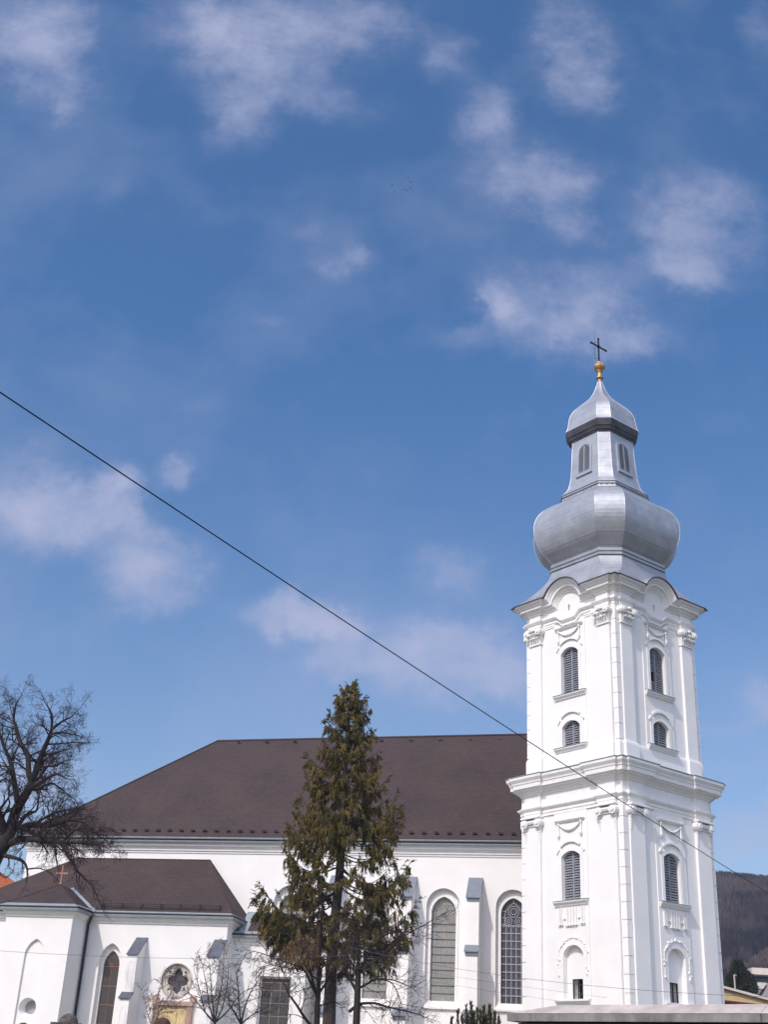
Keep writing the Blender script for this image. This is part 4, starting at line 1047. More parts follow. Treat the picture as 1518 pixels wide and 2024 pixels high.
# ================================================================== GATE PIERS with rounded caps, bottom left
def pier(px, pytop, Y, rpx, m_, label):
    c = at(px, pytop, Y); r = rpx * Y*.92 / FPX
    o = empty('gate_pier', (c.x, Y, 0)); zt = c.z - r*.95
    mb = MB(); mb.box(-r*1.1, r*1.1, -r*1.1, r*1.1, -.1, zt - .08); mb.build('pier_shaft', M['concrete_front'], o)
    mb = MB(); mb.box(-r*1.5, r*1.5, -r*1.5, r*1.5, zt - .08, zt); mb.build('cap_slab', M['stone_dark'], o)
    mb = MB(); mb.loft([[(r*math.cos(a)*math.cos(2*PI*k/16), r*math.cos(a)*math.sin(2*PI*k/16), zt + r*.95*math.sin(a)) for k in range(16)] for a in [PI/2*j/8 for j in range(8)] + [PI/2*.98]], True, False, True)
    mb.build('domed_cap', m_, o, smooth=True)
    tag(o, label, 'gate pier', 'stone gate piers with domed caps along the street')
pier(137, 2003, 27, 19, M['stone_dark'], 'pier with tall grey domed cap on a slab before the chapel corner')
pier(46, 2021, 27, 13, M['stone_brown'], 'pier whose dark domed cap barely shows under the round niche')
pier(322, 2011, 27, 17, M['stone_brown'], 'pier with brown domed cap in front of the golden portal door')

# ================================================================== TREES
def branch_poly(rng, p, d, length, nseg, wob, grav=0.0):
    pts = [p.copy()]; d = d.normalized()
    for i in range(nseg):
        d = (d + Vector((rng.uniform(-1, 1), rng.uniform(-1, 1), rng.uniform(-1, 1)))*wob + Vector((0, 0, grav))).normalized()
        p = p + d*(length/nseg); pts.append(p.copy())
    return pts, d
def grow(rng, mb, tw, p, d, length, rad, depth, ratio=.62, kids=4, wob=.18, grav=.0, spread=.9, minr=.006):
    nseg = 4 if depth > 0 else 3
    pts, d2 = branch_poly(rng, p, d, length, nseg, wob, grav)
    rr = [rad*(1 - .62*i/nseg) for i in range(nseg + 1)]
    (mb if rad > .02 else tw).tube([tuple(q) for q in pts], rr, 5 if rad > .03 else 3, cap=False)
    if depth <= 0: return
    for k in range(kids):
        t = rng.uniform(.25, 1.0) if k < kids - 1 else 1.0
        i = min(int(t*nseg), nseg - 1); f = t*nseg - i
        q = pts[i].lerp(pts[i+1], f); ax = (pts[i+1] - pts[i]).normalized()
        side = ax.orthogonal().normalized(); side.rotate(Matrix.Rotation(rng.uniform(0, 2*PI), 3, ax))
        dd = (ax*(1 - spread*.45*rng.uniform(.5, 1.2)) + side*spread*rng.uniform(.5, 1.0)).normalized()
        grow(rng, mb, tw, q, dd, length*ratio*rng.uniform(.7, 1.2), max(rad*.55*rng.uniform(.75, 1.1), minr), depth - 1, ratio, kids, wob*1.05, grav, spread, minr)
def limb(rng, mb, tw, px, Y, r0, r1, nk, klen, depth, dY=0.0, wob=.2, grav=0.0, kids=4, spread=.95, minr=.006, start=.15):
    """main limb through points of the place, with side branches along it"""
    n = len(px)
    P = [at(x, y, Y + dY*i/(n-1)) for i, (x, y) in enumerate(px)]
    P = [Vector(q) for q in spline([tuple(q) for q in P], 3)]
    rr = [r0 + (r1 - r0)*i/(len(P)-1) for i in range(len(P))]
    mb.tube([tuple(q) for q in P], rr, 7, cap=False)
    for k in range(nk):
        t = start + (1 - start)*(k + rng.random())/nk; t = min(t, .999)
        i = int(t*(len(P)-1)); q = P[i].lerp(P[i+1], t*(len(P)-1) - i); ax = (P[i+1]-P[i]).normalized()
        side = ax.orthogonal().normalized(); side.rotate(Matrix.Rotation(rng.uniform(0, 2*PI), 3, ax))
        dd = ax*.55 + side*rng.uniform(.6, 1.0)
        grow(rng, mb, tw, q, dd, klen*rng.uniform(.6, 1.25)*(1 - .35*t), max(rr[i]*.42, minr*2), depth, .62, kids, wob, grav, spread, minr)
    grow(rng, mb, tw, P[-1], P[-1]-P[-2], klen*.8, r1, depth, .62, kids, wob, grav, spread, minr)

# large bare tree, left
TY = 58.0
base = at(-6, 1700, TY); tb = MB(); tw = MB(); rng = random.Random(21)
def rel(o, builder):            # express a builder's world points relative to the thing's base
    builder.v = [(a - o.location.x, b - o.location.y, c - o.location.z) for a, b, c in builder.v]
big = empty('bare_tree', (base.x - .6, TY, ground_z(base.x, TY)))
tag(big, 'large dark leafless tree reaching over the chapel roof from the left edge', 'tree')
tb.tube([(base.x-.9, TY, BASE-.3), (base.x-.85, TY, 7.0), tuple(at(-34, 1740, TY)), tuple(at(-10, 1690, TY)), tuple(at(12, 1660, TY)), tuple(at(22, 1639, TY))], [.62, .50, .44, .40, .33, .26], 10)
L_ = lambda px, Y, r0, r1, nk, kl, *a, **k: limb(rng, tb, tw, px, Y, r0*1.15, r1, max(3, int(nk*.95)), kl*.74, *a, **k)
kw = dict(minr=.0055, kids=4)
L_([(20,1642),(31,1603),(49,1572),(58,1557),(63,1542)], TY, .25, .15, 5, 1.6, 3, **kw)
L_([(62,1543),(56,1528),(54,1495),(38,1465),(30,1435),(26,1421),(30,1396),(35,1384)], TY, .14, .03, 16, 1.5, 3, dY=1.5, **kw)
L_([(63,1543),(71,1524),(82,1490),(95,1460),(101,1442),(101,1412),(92,1394)], TY, .15, .03, 15, 1.5, 3, dY=-1.5, **kw)
L_([(101,1442),(110,1435),(125,1424),(137,1419),(148,1409)], TY-1.5, .07, .02, 9, 1.3, 3, **kw)
L_([(95,1455),(112,1448),(135,1450),(158,1455)], TY-1.3, .05, .02, 8, 1.0, 3, **kw)
L_([(60,1557),(80,1547),(98,1535),(112,1530),(128,1538)], TY, .10, .03, 12, 1.3, 3, dY=-2, **kw)
L_([(85,1490),(104,1490),(122,1484),(140,1480)], TY, .05, .02, 9, 1.2, 3, dY=1, **kw)
L_([(70,1545),(90,1520),(104,1500),(116,1498)], TY, .06, .02, 10, 1.3, 3, dY=2, **kw)
L_([(34,1588),(28,1549),(20,1508),(5,1470),(-4,1440),(-10,1400)], TY, .13, .03, 14, 1.6, 3, dY=2, **kw)
L_([(20,1508),(30,1485),(42,1463),(55,1450)], TY+1, .05, .02, 8, 1.1, 3, **kw)
L_([(10,1650),(-4,1610),(-20,1560),(-30,1500),(-34,1440)], TY, .22, .05, 12, 1.8, 3, dY=-2, **kw)
L_([(-20,1560),(-2,1545),(12,1540),(26,1552)], TY-1, .06, .02, 8, 1.2, 3, **kw)
L_([(30,1639),(49,1613),(62,1606),(72,1601),(76,1576)], TY, .10, .03, 10, 1.2, 3, dY=-1.5, **kw)
L_([(36,1639),(61,1631),(99,1631),(123,1624),(140,1621),(165,1626),(190,1645)], TY, .15, .03, 26, 1.5, 3, dY=-3, grav=-.03, **kw)
L_([(70,1628),(95,1612),(118,1603),(142,1601),(158,1600)], TY-1, .06, .02, 12, 1.2, 3, dY=-1, **kw)
L_([(60,1560),(75,1560),(100,1548),(120,1560),(140,1575)], TY, .07, .02, 14, 1.5, 3, dY=2, grav=-.05, **kw)
L_([(18,1667),(38,1659),(66,1659),(90,1662),(115,1664),(140,1666),(170,1665)], TY, .17, .04, 26, 1.3, 3, dY=-3.5, grav=-.06, **kw)
L_([(36,1645),(52,1640),(70,1650),(88,1660)], TY, .11, .08, 4, 1.0, 2, dY=-1.5, **kw)
L_([(125,1660),(150,1640),(175,1640),(200,1655)], TY-3, .05, .015, 16, 1.0, 3, grav=-.06, **kw)
L_([(140,1665),(170,1668),(200,1672),(222,1682)], TY-3, .05, .015, 14, .9, 3, grav=-.04, **kw)
L_([(98,1662),(107,1676),(110,1695),(113,1715)], TY-2, .055, .02, 6, .8, 2, grav=-.1, **kw)
L_([(118,1665),(127,1680),(136,1697),(147,1712),(150,1726)], TY-3, .07, .025, 8, .9, 2, grav=-.08, **kw)
L_([(147,1716),(165,1735),(182,1752),(192,1775),(198,1790)], TY-3, .05, .012, 16, .9, 2, grav=-.06, **kw)
L_([(2,1690),(25,1695),(45,1703),(53,1720),(51,1746)], TY, .10, .02, 7, .7, 2, dY=-2, grav=-.1, **kw)
L_([(54,1718),(74,1716),(88,1720),(99,1726)], TY-2, .035, .012, 6, .7, 2, grav=-.1, **kw)
L_([(2,1692),(-5,1720),(10,1735),(25,1720),(27,1705)], TY, .03, .012, 7, .6, 2, grav=-.1, **kw)
for (x0, y0, r_, n) in ((118, 1500, 26, 26), (122, 1535, 24, 26), (70, 1440, 18, 14), (110, 1658, 30, 30), (130, 1655, 34, 30), (170, 1650, 34, 26), (200, 1660, 24, 16), (170, 1725, 22, 10), (60, 1435, 18, 12)):   # witches'-broom like knots of fine twigs
    for i in range(int(n*.45)):
        a = rng.uniform(0, 2*PI); q = r_*math.sqrt(rng.random())*.75
        p = at(x0 + q*math.cos(a), y0 + q*math.sin(a), TY - 2 + rng.uniform(-.8, .8))
        grow(rng, tb, tw, p, Vector((rng.uniform(-1, 1), rng.uniform(-1, 1), rng.uniform(-.9, .7))), .5, .010, 2, .7, 3, .25, -.03, 1.0, .005)
rel(big, tb); rel(big, tw)
tb.build('trunk', M['bark_dark'], big, smooth=True, recalc=False); tw.build('crown', M['twig'], big, recalc=False)

# spruce before the nave
SY = 52.0
s_top = at(695, 1345, SY); sx0 = s_top.x
spruce = empty('spruce_tree', (sx0 - .1, SY, ground_z(sx0, SY)))
tag(spruce, 'tall olive green spruce with drooping cone-laden branches in front of the nave', 'tree')
rng = random.Random(8); tr = MB(); fo = MB(); dry = MB(); lb = MB()
tz = s_top.z
def trunk_x(z): return sx0 - .10 + .12*(z - BASE)/(tz - BASE) + .05*math.sin(z*.7)
tr.tube([(trunk_x(z), SY, z) for z in [BASE - .3 + (tz - BASE + .2)*i/14 for i in range(15)]], [.27*(1 - i/14)**.8 + .015 for i in range(15)], 9)
def yz(py): return at(690, py, SY).z
env = [(yz(1345), .06), (yz(1372), .6), (yz(1440), 1.2), (yz(1500), 1.6), (yz(1560), 2.05), (yz(1600), 2.55), (yz(1660), 2.75), (yz(1740), 2.95), (yz(1800), 3.35), (yz(1850), 3.35), (yz(1900), 2.6)]
def env_r(z):
    for (a, ra_), (b, rb_) in zip(env, env[1:]):
        if b <= z <= a: return rb_ + (ra_ - rb_)*(z - b)/(a - b)
    return .5
def twig(mb, p, d, ln, w):
    a = d.orthogonal().normalized(); b = d.cross(a).normalized()
    m1 = p + d*ln*.35; t = p + d*ln
    ring = [tuple(m1 + (a*math.cos(2*PI*k/3) + b*math.sin(2*PI*k/3))*w) for k in range(3)]
    i0 = mb.add(tuple(p)); ii = [mb.add(q) for q in ring]; i1 = mb.add(tuple(t))
    for k in range(3): mb.f.append([i0, ii[k], ii[(k+1) % 3]]); mb.f.append([ii[k], i1, ii[(k+1) % 3]])
def hang_twigs(p, a, hang, tipward):
    dr = Vector((rng.uniform(-.3, .3), rng.uniform(-.3, .3), -1)) + a*.2
    if tipward: dr = a*.7 + Vector((rng.uniform(-.5, .5), rng.uniform(-.5, .5), rng.uniform(-.3, .9)))
    dr.normalize(); tgt = dry if rng.random() < .06 else fo
    twig(tgt, p, dr, hang, rng.uniform(.02, .036))
    for s in range(3):
        q = p + dr*hang*rng.uniform(.05, .8); e = (dr*.7 + Vector((rng.uniform(-1, 1), rng.uniform(-1, 1), rng.uniform(-.7, .4)))).normalized()
        twig(tgt, q, e, rng.uniform(.08, .2), rng.uniform(.012, .024))
def spruce_branch(z, az, R_, dens=1.0, droop=.22, up=.30, inner=.25):
    n = 10; pts = []
    a = Vector((math.cos(az), math.sin(az), 0)); sd = Vector((-a.y, a.x, 0)); bend = rng.uniform(-.15, .15)
    for i in range(n + 1):
        t = i/n; pts.append(Vector((trunk_x(z), SY, z)) + a*(R_*t) + sd*(bend*R_*t*t) + Vector((0, 0, R_*(-droop*math.sin(t*PI*.85) + up*t**3*.9))))
    lb.tube([tuple(p) for p in pts], [.032*(1 - .8*i/n)*(.5 + R_/3.5) for i in range(n + 1)], 4, cap=False)
    def pos(t):
        i = min(int(t*n), n-1); return pts[i].lerp(pts[i+1], t*n - i)
    for k in range(int(48*dens*(R_/2.2 + .3))):
        t = inner + (1 - inner)*rng.random()**.8
        hang_twigs(pos(t) + Vector((rng.uniform(-.06,.06), rng.uniform(-.06,.06), 0)), a, rng.uniform(.16, .42)*(1 - .35*t)*min(1, .5 + R_/3), t > .88)
    nl = int(2 + 3.2*R_*dens)
    for k in range(nl):
        t = inner + (.96 - inner)*(k + rng.random())/nl; sg = 1 if k % 2 else -1
        b = (a*rng.uniform(.5, 1.0) + sd*sg).normalized(); L2 = R_*.40*(1.12 - t)*rng.uniform(.7, 1.3) + .12; p0 = pos(t)
        q = [p0 + b*(L2*j/4) + Vector((0, 0, -L2*.35*(j/4)**1.5)) for j in range(5)]
        lb.tube([tuple(v) for v in q], [.012, .01, .008, .006, .004], 3, cap=False)
        for m_ in range(int(7 + 21*L2*dens)):
            u = rng.random(); j = min(int(u*4), 3)
            hang_twigs(q[j].lerp(q[j+1], u*4 - j), b, rng.uniform(.16, .58)*min(1, .5 + R_/3), False)
z = tz - .10
while z > yz(1905):
    r = env_r(z); low = z < yz(1650)
    nb = 4 if r < .6 else (7 if not low else 6)
    off = rng.uniform(0, 2*PI)
    for k in range(nb):
        if rng.random() < (.18 if not low else .32): continue
        f_ = rng.choice((.62, .8, .92, 1.0, 1.08)); tier = rng.uniform(-.10, .10)
        spruce_branch(z + tier, off + 2*PI*k/nb + rng.uniform(-.4, .4), r*f_*rng.uniform(.92, 1.06), .52 if not low else .56, rng.uniform(.10, .3), rng.uniform(.2, .5), .30 if not low else .38)
    z -= (.24 if r < 1.0 else (.40 if not low else .52))*rng.uniform(.8, 1.25)
# long arms seen in the photograph: two reaching right, one left
for zz, az, rr_, de in ((yz(1800), .05, 3.5, .7), (yz(1752), -.15, 2.9, .6), (yz(1715), .2, 2.9, .6), (yz(1825), PI+.1, 3.4, 1.0), (yz(1785), PI-.2, 3.3, 1.0), (yz(1845), PI+.2, 3.1, .8), (yz(1850), -PI*.6, 2.0, .7), (yz(1850), -PI*.35, 1.8, .7)):
    spruce_branch(zz, az, rr_, de, .25, .35)
for i in range(26):            # bare dead stubs low on the trunk
    zz = rng.uniform(yz(1960), yz(1690)); a = rng.uniform(0, 2*PI)
    pts, _ = branch_poly(rng, Vector((trunk_x(zz), SY, zz)), Vector((math.cos(a), math.sin(a), -.1)), rng.uniform(.6, 1.6), 4, .12)
    lb.tube([tuple(p) for p in pts], [.022, .018, .014, .01, .006], 4, cap=False)
for b_ in (tr, fo, dry, lb): rel(spruce, b_)
tr.build('trunk', M['bark'], spruce, smooth=True, recalc=False); lb.build('limbs', M['bark_dark'], spruce, recalc=False)
fo.build('foliage', M['spruce'], spruce, recalc=False); dry.build('dry_sprays', M['spruce_dry'], spruce, recalc=False)

# two small bare fruit trees and saplings in front of the church
def small_tree(name, label, trunk_px, limbs, Y, seed, klen, r0, leaves=None, mt='bark_dark', tmt='twig', nk=9, depth=2, grp=None):
    rng = random.Random(seed); b = MB(); t = MB(); p0 = at(*trunk_px[0], Y)
    o = empty(name, (p0.x, Y, ground_z(p0.x, Y))); tag(o, label, 'tree', grp)
    b.tube([(p0.x + .05, Y, ground_z(p0.x, Y) - .2), tuple(p0)] + [tuple(at(x, y, Y)) for x, y in trunk_px[1:]], [r0*1.15, r0] + [r0*(.9 - .35*i/len(trunk_px)) for i in range(len(trunk_px)-1)], 8, cap=False)
    for pl_, ra0, ra1 in limbs: limb(rng, b, t, pl_, Y, ra0, ra1, nk, klen, depth, dY=rng.uniform(-1, 1), wob=.22, minr=.007, kids=4)
    rel(o, b); rel(o, t)
    b.build('trunk', M[mt], o, smooth=True, recalc=False); t.build('twigs', M[tmt], o, recalc=False)
    if leaves:
        lf = MB()
        for x0, y0, r_, n in leaves:
            for i in range(n):
                a = rng.uniform(0, 2*PI); q = r_*math.sqrt(rng.random())
                p = at(x0 + q*math.cos(a), y0 + q*math.sin(a)*1.1, Y + rng.uniform(-.7, .7))
                twig(lf, p, Vector((rng.uniform(-.5, .5), rng.uniform(-.5, .5), -1)).normalized(), rng.uniform(.12, .3), rng.uniform(.015, .03))
        rel(o, lf); lf.build('withered_leaves', M['spruce_dry'], o, recalc=False)
    return o
small_tree('fruit_tree', 'bare small tree with forked dark stems before the porch window', [(626, 2030), (627, 1990), (629, 1965)],
    [([(629,1968),(630,1930),(631,1880),(633,1835),(636,1800)], .09, .03), ([(627,1968),(617,1950),(606,1925),(595,1912),(580,1906)], .055, .02), ([(627,1966),(618,1940),(612,1915),(606,1885),(602,1865)], .05, .015),
     ([(631,1962),(643,1945),(652,1930),(660,1915)], .05, .015), ([(615,2028),(601,2010),(585,1985),(571,1966),(566,1955)], .06, .02), ([(627,1990),(640,1985),(660,1980)], .03, .01), ([(600,1912),(575,1905),(545,1895),(520,1885),(500,1880)], .03, .01), ([(590,1915),(560,1912),(530,1905)], .025, .01)],
    46, 3, .8, .11, leaves=[(598, 1880, 32, 330), (565, 1895, 22, 90), (615, 1895, 18, 120)])
small_tree('fruit_tree', 'bare small tree with wide spreading boughs right of the spruce trunk', [(704, 2030), (706, 1980), (708, 1925)],
    [([(708,1930),(708,1900),(708,1865),(706,1835)], .08, .03), ([(709,1925),(720,1900),(732,1880),(745,1862),(760,1848),(790,1840)], .06, .02), ([(712,1920),(735,1905),(765,1880),(800,1850),(845,1825)], .05, .012),
     ([(706,1955),(725,1945),(745,1935),(775,1937),(800,1945)], .045, .012), ([(690,2000),(710,1985),(740,1983),(765,1990),(800,1998),(830,2005)], .06, .015), ([(704,1960),(690,1930),(682,1900),(680,1870)], .055, .02), ([(740,1935),(770,1940),(785,1960),(795,1990)], .03, .01), ([(745,1860),(770,1868),(800,1865)], .03, .01)],
    45, 4, .95, .13)
small_tree('sapling', 'slim sapling with several pale upright stems beside the rose window', [(425, 2040), (424, 2020)],
    [([(424,2022),(414,1990),(408,1950),(402,1920)], .028, .008), ([(424,2022),(420,1985),(417,1950),(414,1905)], .026, .007), ([(424,2022),(430,1985),(438,1945),(442,1900)], .026, .007), ([(424,2022),(438,1995),(448,1950),(452,1905)], .024, .007), ([(424,2022),(400,1995),(380,1970),(350,1945)], .024, .007), ([(424,2022),(405,2000),(395,1960),(385,1925)], .022, .007), ([(424,2022),(450,1998),(470,1970),(490,1955)], .026, .007)],
    38, 6, .55, .04, mt='twig', tmt='twig_pale', nk=5, depth=2)
small_tree('sapling', 'thin pale sapling with fine twigs left of the golden door', [(300, 2045), (300, 2028)],
    [([(300,2030),(305,1995),(312,1965),(318,1945)], .016, .006), ([(300,2030),(315,2000),(330,1975),(345,1950)], .016, .006), ([(300,2030),(290,2000),(285,1975)], .014, .005)],
    38, 9, .45, .03, mt='twig_pale', tmt='twig_pale', nk=6, depth=2)
small_tree('sapling', 'dark spindly sapling leaning at the chapel corner buttress', [(478, 2045), (476, 2022)],
    [([(476,2024),(462,2000),(450,1985)], .035, .01), ([(476,2024),(484,1990),(496,1960),(512,1935)], .03, .008), ([(476,2024),(472,1985),(470,1950),(466,1925)], .028, .008), ([(476,2024),(500,2005),(530,1990)], .026, .008)],
    39, 12, .6, .045, mt='bark_dark', tmt='twig', nk=5, depth=2)

# dark yew behind the wall end
YY = 33.0
yw = at(945, 2030, YY); yew = empty('yew_shrub', (yw.x, YY, ground_z(yw.x, YY))); tag(yew, 'dark spiky evergreen shrub at the left end of the boundary wall', 'shrub')
rng = random.Random(3); f = MB(); st = MB()
for (px, py, w) in ((906,1998,.5),(922,1990,.6),(932,1983,.7),(944,1994,.6),(957,1992,.8),(968,1990,.9),(978,2002,.7),(914,2006,.5),(950,2000,.8),(936,2004,.9),(970,2005,.9),(986,2012,.6),(925,2008,.8),(960,2008,1.),(893,2014,.5)):
    tip = at(px, py, YY + rng.uniform(-.35, .35)); bs = Vector((yw.x + rng.uniform(-.12, .12), YY, ground_z(yw.x, YY) + .2))
    P = [bs.lerp(tip, i/8) + Vector(((tip.x - bs.x)*.35*math.sin(PI*i/8), 0, 0)) for i in range(9)]
    st.tube([tuple(p) for p in P], [.03*(1 - i/9) + .006 for i in range(9)], 4, cap=False)
    for k in range(int(240*w)):
        t = rng.random()**.6; i = min(int(t*8), 7); p = P[i].lerp(P[i+1], t*8 - i); s = .17*(1 - t)*w + .012
        d = (P[i+1]-P[i]).normalized()*.9 + Vector((rng.uniform(-1,1), rng.uniform(-1,1), rng.uniform(-.3,.6)))*.55
        twig(f, p + Vector((rng.uniform(-s,s), rng.uniform(-s,s), rng.uniform(-s,s))), d.normalized(), rng.uniform(.06,.15), rng.uniform(.008,.018))
rel(yew, f); rel(yew, st)
st.build('stems', M['bark_dark'], yew, recalc=False); f.build('foliage', M['yew'], yew, recalc=False)

# ================================================================== BACKGROUND, right
def pt(px, py, Y): return tuple(at(px, py, Y))
# ochre outbuilding with sloping verge
HY_ = 95.0
a = at(1425, 1948, HY_); b = at(1560, 1985, HY_); lo_ = at(1440, 1978, HY_)
oh = empty('ochre_building', (a.x, HY_, BASE)); tag(oh, 'ochre yellow outbuilding with a sloping pale roof edge behind the boundary wall', 'building')
def OH(x, y, z): return (x - a.x, y - HY_, z - BASE)
dp = 9.0
mb = MB(OH); x0, x1 = a.x, b.x
def verge(x): return a.z + (b.z - a.z)*(x - x0)/(x1 - x0)
zl = lo_.z
mb.loft([[(x0, y, zl), (x1, y, zl - .3), (x1, y, verge(x1) - .14), (x0, y, verge(x0) - .14)] for y in (HY_, HY_ + dp)], True, True, True)
mb.build('gable_wall', M['ochre'], oh)
mb = MB(OH); mb.hexa([(x0-.1, HY_-.25, verge(x0)-.14), (x1, HY_-.25, verge(x1)-.14), (x1, HY_+dp, verge(x1)-.14), (x0-.1, HY_+dp, verge(x0)-.14), (x0-.1, HY_-.25, verge(x0)+.03), (x1, HY_-.25, verge(x1)+.03), (x1, HY_+dp, verge(x1)+.03), (x0-.1, HY_+dp, verge(x0)+.03)]); mb.build('roof', M['cream'], oh)
mb = MB(OH); mb.hexa([(x0-.1, HY_-.5, zl-.16), (x1, HY_-.5, zl-.46), (x1, HY_-.003, zl-.46), (x0-.1, HY_-.003, zl-.16), (x0-.1, HY_-.5, zl), (x1, HY_-.5, zl-.28), (x1, HY_-.003, zl-.28), (x0-.1, HY_-.003, zl)]); mb.build('fascia', M['red_fascia'], oh)
mb = MB(OH); mb.box(x0, x1, HY_ - .01, HY_ + dp - .1, BASE, zl - .48); mb.build('lower_wall', M['ochre'], oh)
# terraced apartment block with slanted side walls
AY = 190.0
q = at(1484, 1913, AY); ab = empty('apartment_block', (q.x, AY, BASE)); tag(ab, 'stepped cream apartment block with slanted side walls and blue glass balconies', 'apartment block')
def AB(x, y, z): return (x - q.x, y - AY, z - BASE)
mpx = AY*.93/FPX
W_ = 26.0
def slant(name, x_top, x_bot, z_top, z_bot, th, y0, y1, m_):
    mb = MB(AB); mb.loft([[(x_bot, y, z_bot), (x_bot + th, y, z_bot), (x_top + th, y, z_top), (x_top, y, z_top)] for y in (y0, y1)], True, True, True); return mb.build(name, m_, ab)
zt = q.z; zb = at(1464, 1958, AY).z; xb = at(1464, 1958, AY).x
slope_x = (q.x - xb)/(zt - zb)
slant('side_wall', q.x, q.x - slope_x*(zt - 2), zt - .02, 2, .75, AY, AY + 12, M['greyconc'])
mb = MB(AB); z1 = at(1484, 1926, AY).z; mb.box(q.x + .05, q.x + W_, AY - .6, AY + 11, z1, zt); mb.build('top_parapet', M['cream'], ab)
mb = MB(AB); mb.box(q.x + .8, q.x + W_, AY + 3, AY + 11.5, 2, zt - .1); mb.build('recessed_wall', mat('dark_plum_render', (.10, .08, .085), (.14, .11, .115), scale=1), ab)  # set-back wall in a dark plum tone
gl = at(1503, 1930, AY).x; mb = MB(AB); mb.box(gl, gl + 9, AY + 2.9, AY + 3.05, at(1503, 1941, AY).z, z1 - .15); mb.build('window_band', M['blueglass'], ab)
p2 = at(1487, 1941, AY-4); p3 = at(1487, 1953, AY-4); x2 = at(1516, 1941, AY-4).x; x3 = at(1510, 1953, AY-4).x
mb = MB(AB); mb.loft([[(p2.x, y, p3.z), (x3, y, p3.z), (x2, y, p2.z), (p2.x, y, p2.z)] for y in (AY - 4, AY - 2.5)], True, True, True); mb.build('balcony_parapet', M['cream'], ab)
slant('side_wall', p2.x, p2.x - slope_x*(p2.z - 2), p2.z, 2, .9, AY - 4.01, AY + 2.9, M['greyconc'])
slant('side_wall', x2 + .3, x2 + .3 - slope_x*(p2.z - 2), p2.z, 2, 1.6, AY - 4.2, AY + 2.9, M['greyconc'])
# dark conifer and pale post
CY_ = 150.0
c0 = at(1458, 1899, CY_); con = empty('conifer_tree', (c0.x, CY_, BASE)); tag(con, 'dark round-topped conifer on the slope behind the ochre building', 'tree')
rng = random.Random(14); f = MB(); tr = MB(); zt = c0.z
tr.tube([(c0.x, CY_, BASE), (c0.x, CY_, zt - .5)], [.3, .06], 6)
hgt = 6.2
for i in range(9000):
    t = rng.random()**.8; r = (2.6*(1 - (1 - t)**2.2) + .15)
    a_ = rng.uniform(0, 2*PI); rr_ = r*math.sqrt(rng.uniform(.25, 1))*(.8 + .25*math.sin(a_*3 + t*9))
    p = Vector((c0.x + rr_*math.cos(a_), CY_ + rr_*math.sin(a_), zt - hgt*t))
    d = Vector((math.cos(a_)*.6 + rng.uniform(-.4,.4), math.sin(a_)*.6 + rng.uniform(-.4,.4), rng.uniform(-.6,.7))).normalized()
    twig(f, p, d, rng.uniform(.25, .55), rng.uniform(.05, .1))
rel(con, f); rel(con, tr); tr.build('trunk', M['bark_dark'], con, recalc=False); f.build('crown', M['conifer'], con, recalc=False)
pb_ = at(1453, 1955, 120); ptp = at(1452, 1926, 120)
po = empty('utility_post', (pb_.x, 120, BASE)); tag(po, 'short pale post standing before the dark conifer', 'post')
mb = MB(); mb.tube([(0, 0, -.2), (ptp.x - pb_.x, 0, ptp.z - BASE)], [.1, .075], 8); mb.build('shaft', M['pole'], po)
mb = MB(); mb.box(-.02, .28, -.04, .04, ptp.z - BASE - .1, ptp.z - BASE - .04); mb.build('bracket', M['pole'], po)
# red-roofed house, left edge
RY = 110.0
h0 = at(-2, 1727, RY); h1 = at(58, 1766, RY); h2 = at(-2, 1762, RY)
rh = empty('red_roofed_house', (h0.x, RY, BASE)); tag(rh, 'house with orange red tiled roof peeking out at the left edge', 'house')
def RH(x, y, z): return (x - h0.x, y - RY, z - BASE)
dx = h1.x - h0.x; ez_ = h2.z; L0 = 14
rx0 = h0.x - 9; ridge_z = h0.z + (h0.z - h1.z)*.9; rgx = h0.x - dx*.9
ex1 = h1.x + (h1.z - ez_)*dx/(h0.z - h1.z)
mb = MB(RH)
e_ = [(rx0 - 4, RY, ez_), (ex1, RY, ez_), (ex1, RY + 9, ez_), (rx0 - 4, RY + 9, ez_)]; r1_, r2_ = (rx0, RY + 4.5, ridge_z + 2), (rgx, RY + 4.5, ridge_z + .2)
mb.face([e_[0], e_[1], r2_, r1_]); mb.face([e_[1], e_[2], r2_]); mb.face([e_[2], e_[3], r1_, r2_]); mb.face([e_[3], e_[0], r1_])
mb.build('roof', M['redtile'], rh, uvslope=True)
mb = MB(RH); mb.box(rx0 - 4, ex1, RY - .1, RY + 9.1, ez_ - .3, ez_ - .01); mb.build('fascia', M['red_fascia'], rh)
mb = MB(RH); mb.box(rx0 - 3.6, ex1 - .4, RY + .3, RY + 8.7, BASE, ez_ - .3); mb.build('wall', M['plaster'], rh)

# ================================================================== CABLES
def cable(label, a, b, sag, r, m_, grp=None, n=40):
    mb = MB(); A = Vector(a); B = Vector(b)
    mb.tube([tuple(A.lerp(B, i/n) + Vector((0, 0, -4*sag*(i/n)*(1 - i/n)))) for i in range(n + 1)], r, 6)
    o = mb.build('overhead_cable', m_); tag(o, label, 'cable', grp); return o
cable('thick black cable slanting down from upper left across the sky and tower', at(-60, 736, 13), at(1560, 1790, 42), .12, .0105, M['cable'])
cable('thin grey wire sagging across the chapel wall at left', at(-20, 1878, 40), at(700, 1888, 44), .17, .0052, M['wire'], 'thin wires strung low across the church')
cable('topmost thin wire crossing the tower below its niche windows', at(690, 1872, 44), at(1560, 1972, 30), .30, .0052, M['wire'], 'thin wires strung low across the church')
cable('second thin wire close under the topmost one before the tower', at(690, 1896, 44), at(1200, 1972, 38), .05, .0034, M['wire'], 'thin wires strung low across the church')
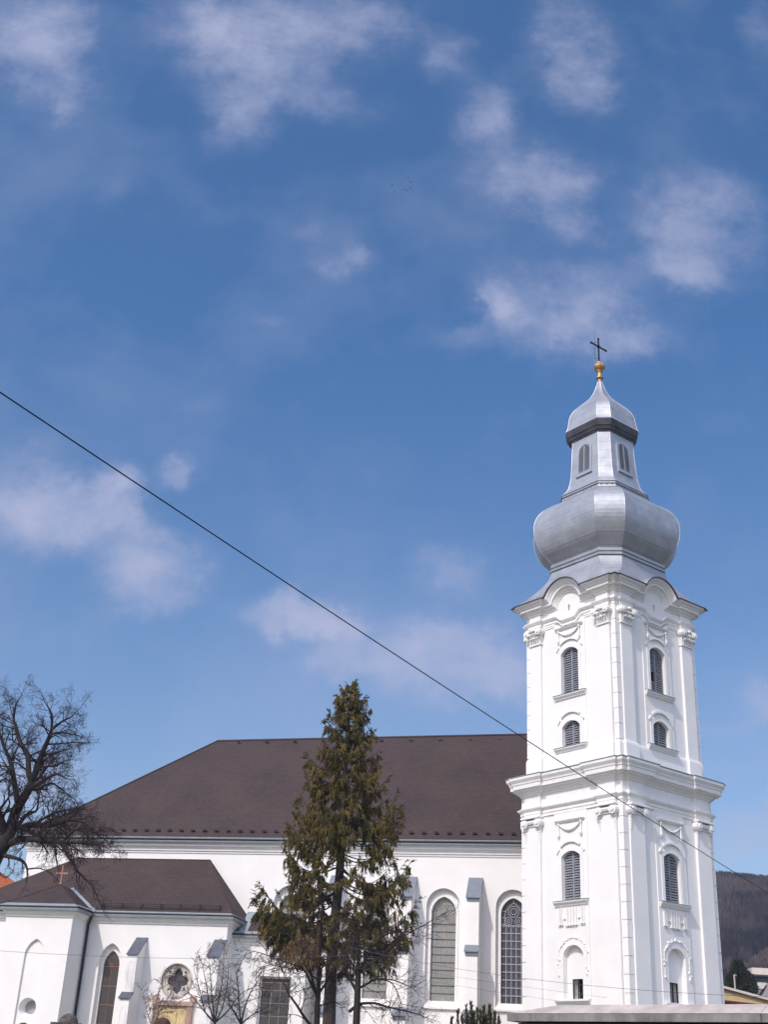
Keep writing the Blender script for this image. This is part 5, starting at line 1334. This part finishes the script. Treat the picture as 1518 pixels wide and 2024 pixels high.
cable('lowest faint wire before the buttress and tower foot', at(690, 1910, 44), at(1150, 1985, 38), .05, .0034, M['wire'], 'thin wires strung low across the church')

# ================================================================== BIRDS high in the sky
BYD = 150
def bird(px, py, tilt):
    p = at(px, py, BYD); mb = MB()
    K = .42
    mb.tf = lambda a, b, c: (a*K, b*K, c*K)
    mb.tube([(-.28, 0, 0), (-.12, 0, .0), (.1, 0, .01), (.24, 0, .03), (.32, 0, .02)], [.015, .05, .065, .04, .01], 6)
    for s in (-1, 1):
        mb.face([(.12, s*.04, .03), (.02, s*.3, .14), (-.12, s*.62, .10), (-.08, s*.3, .12), (-.06, s*.04, .03)])
    mb.face([(-.24, -.02, 0), (-.24, .02, 0), (-.42, .09, 0), (-.42, -.09, 0)])
    o = mb.build('bird', M['bird']); o.location = p; o.rotation_euler = (.2, tilt*.3, tilt); return o
for px, py, tl, lb_ in ((806.5, 350.5, .3, 'topmost and darkest bird of the small flock in the open sky'), (810.5, 360, 1.2, 'faint bird just below the topmost one of the flock'), (774.5, 366, 2.0, 'bird at the far left of the flock, higher of that pair'), (779, 380, .8, 'bird at the left of the flock, lower of that pair'),
        (800.5, 375, 2.4, 'bird leftmost of the three flying close together low in the flock'), (805.5, 377, .9, 'lowest bird of the close trio in the flock'), (811, 371.5, 1.4, 'small faint bird right above the close trio'), (815.5, 375.5, .6, 'rightmost bird of the flock')):
    tag(bird(px, py, tl), lb_, 'bird', 'flock of birds')

# ================================================================== AIR
hz, N_, L2_, b_ = new_mat('haze_air'); N_.remove(b_)
pv = N_.new('ShaderNodeVolumePrincipled'); pv.inputs['Color'].default_value = (.72, .76, .95, 1); pv.inputs['Density'].default_value = .00028; pv.inputs['Anisotropy'].default_value = .2
L2_.new(pv.outputs[0], N_['Material Output'].inputs['Volume'])
mb = MB(); mb.box(-420, 620, -60, 1000, -8, 175); hzo = mb.build('haze', hz); hzo['kind'] = 'stuff'; hzo['label'] = 'thin pale blue air between the street and the far hill'; hzo['category'] = 'haze'
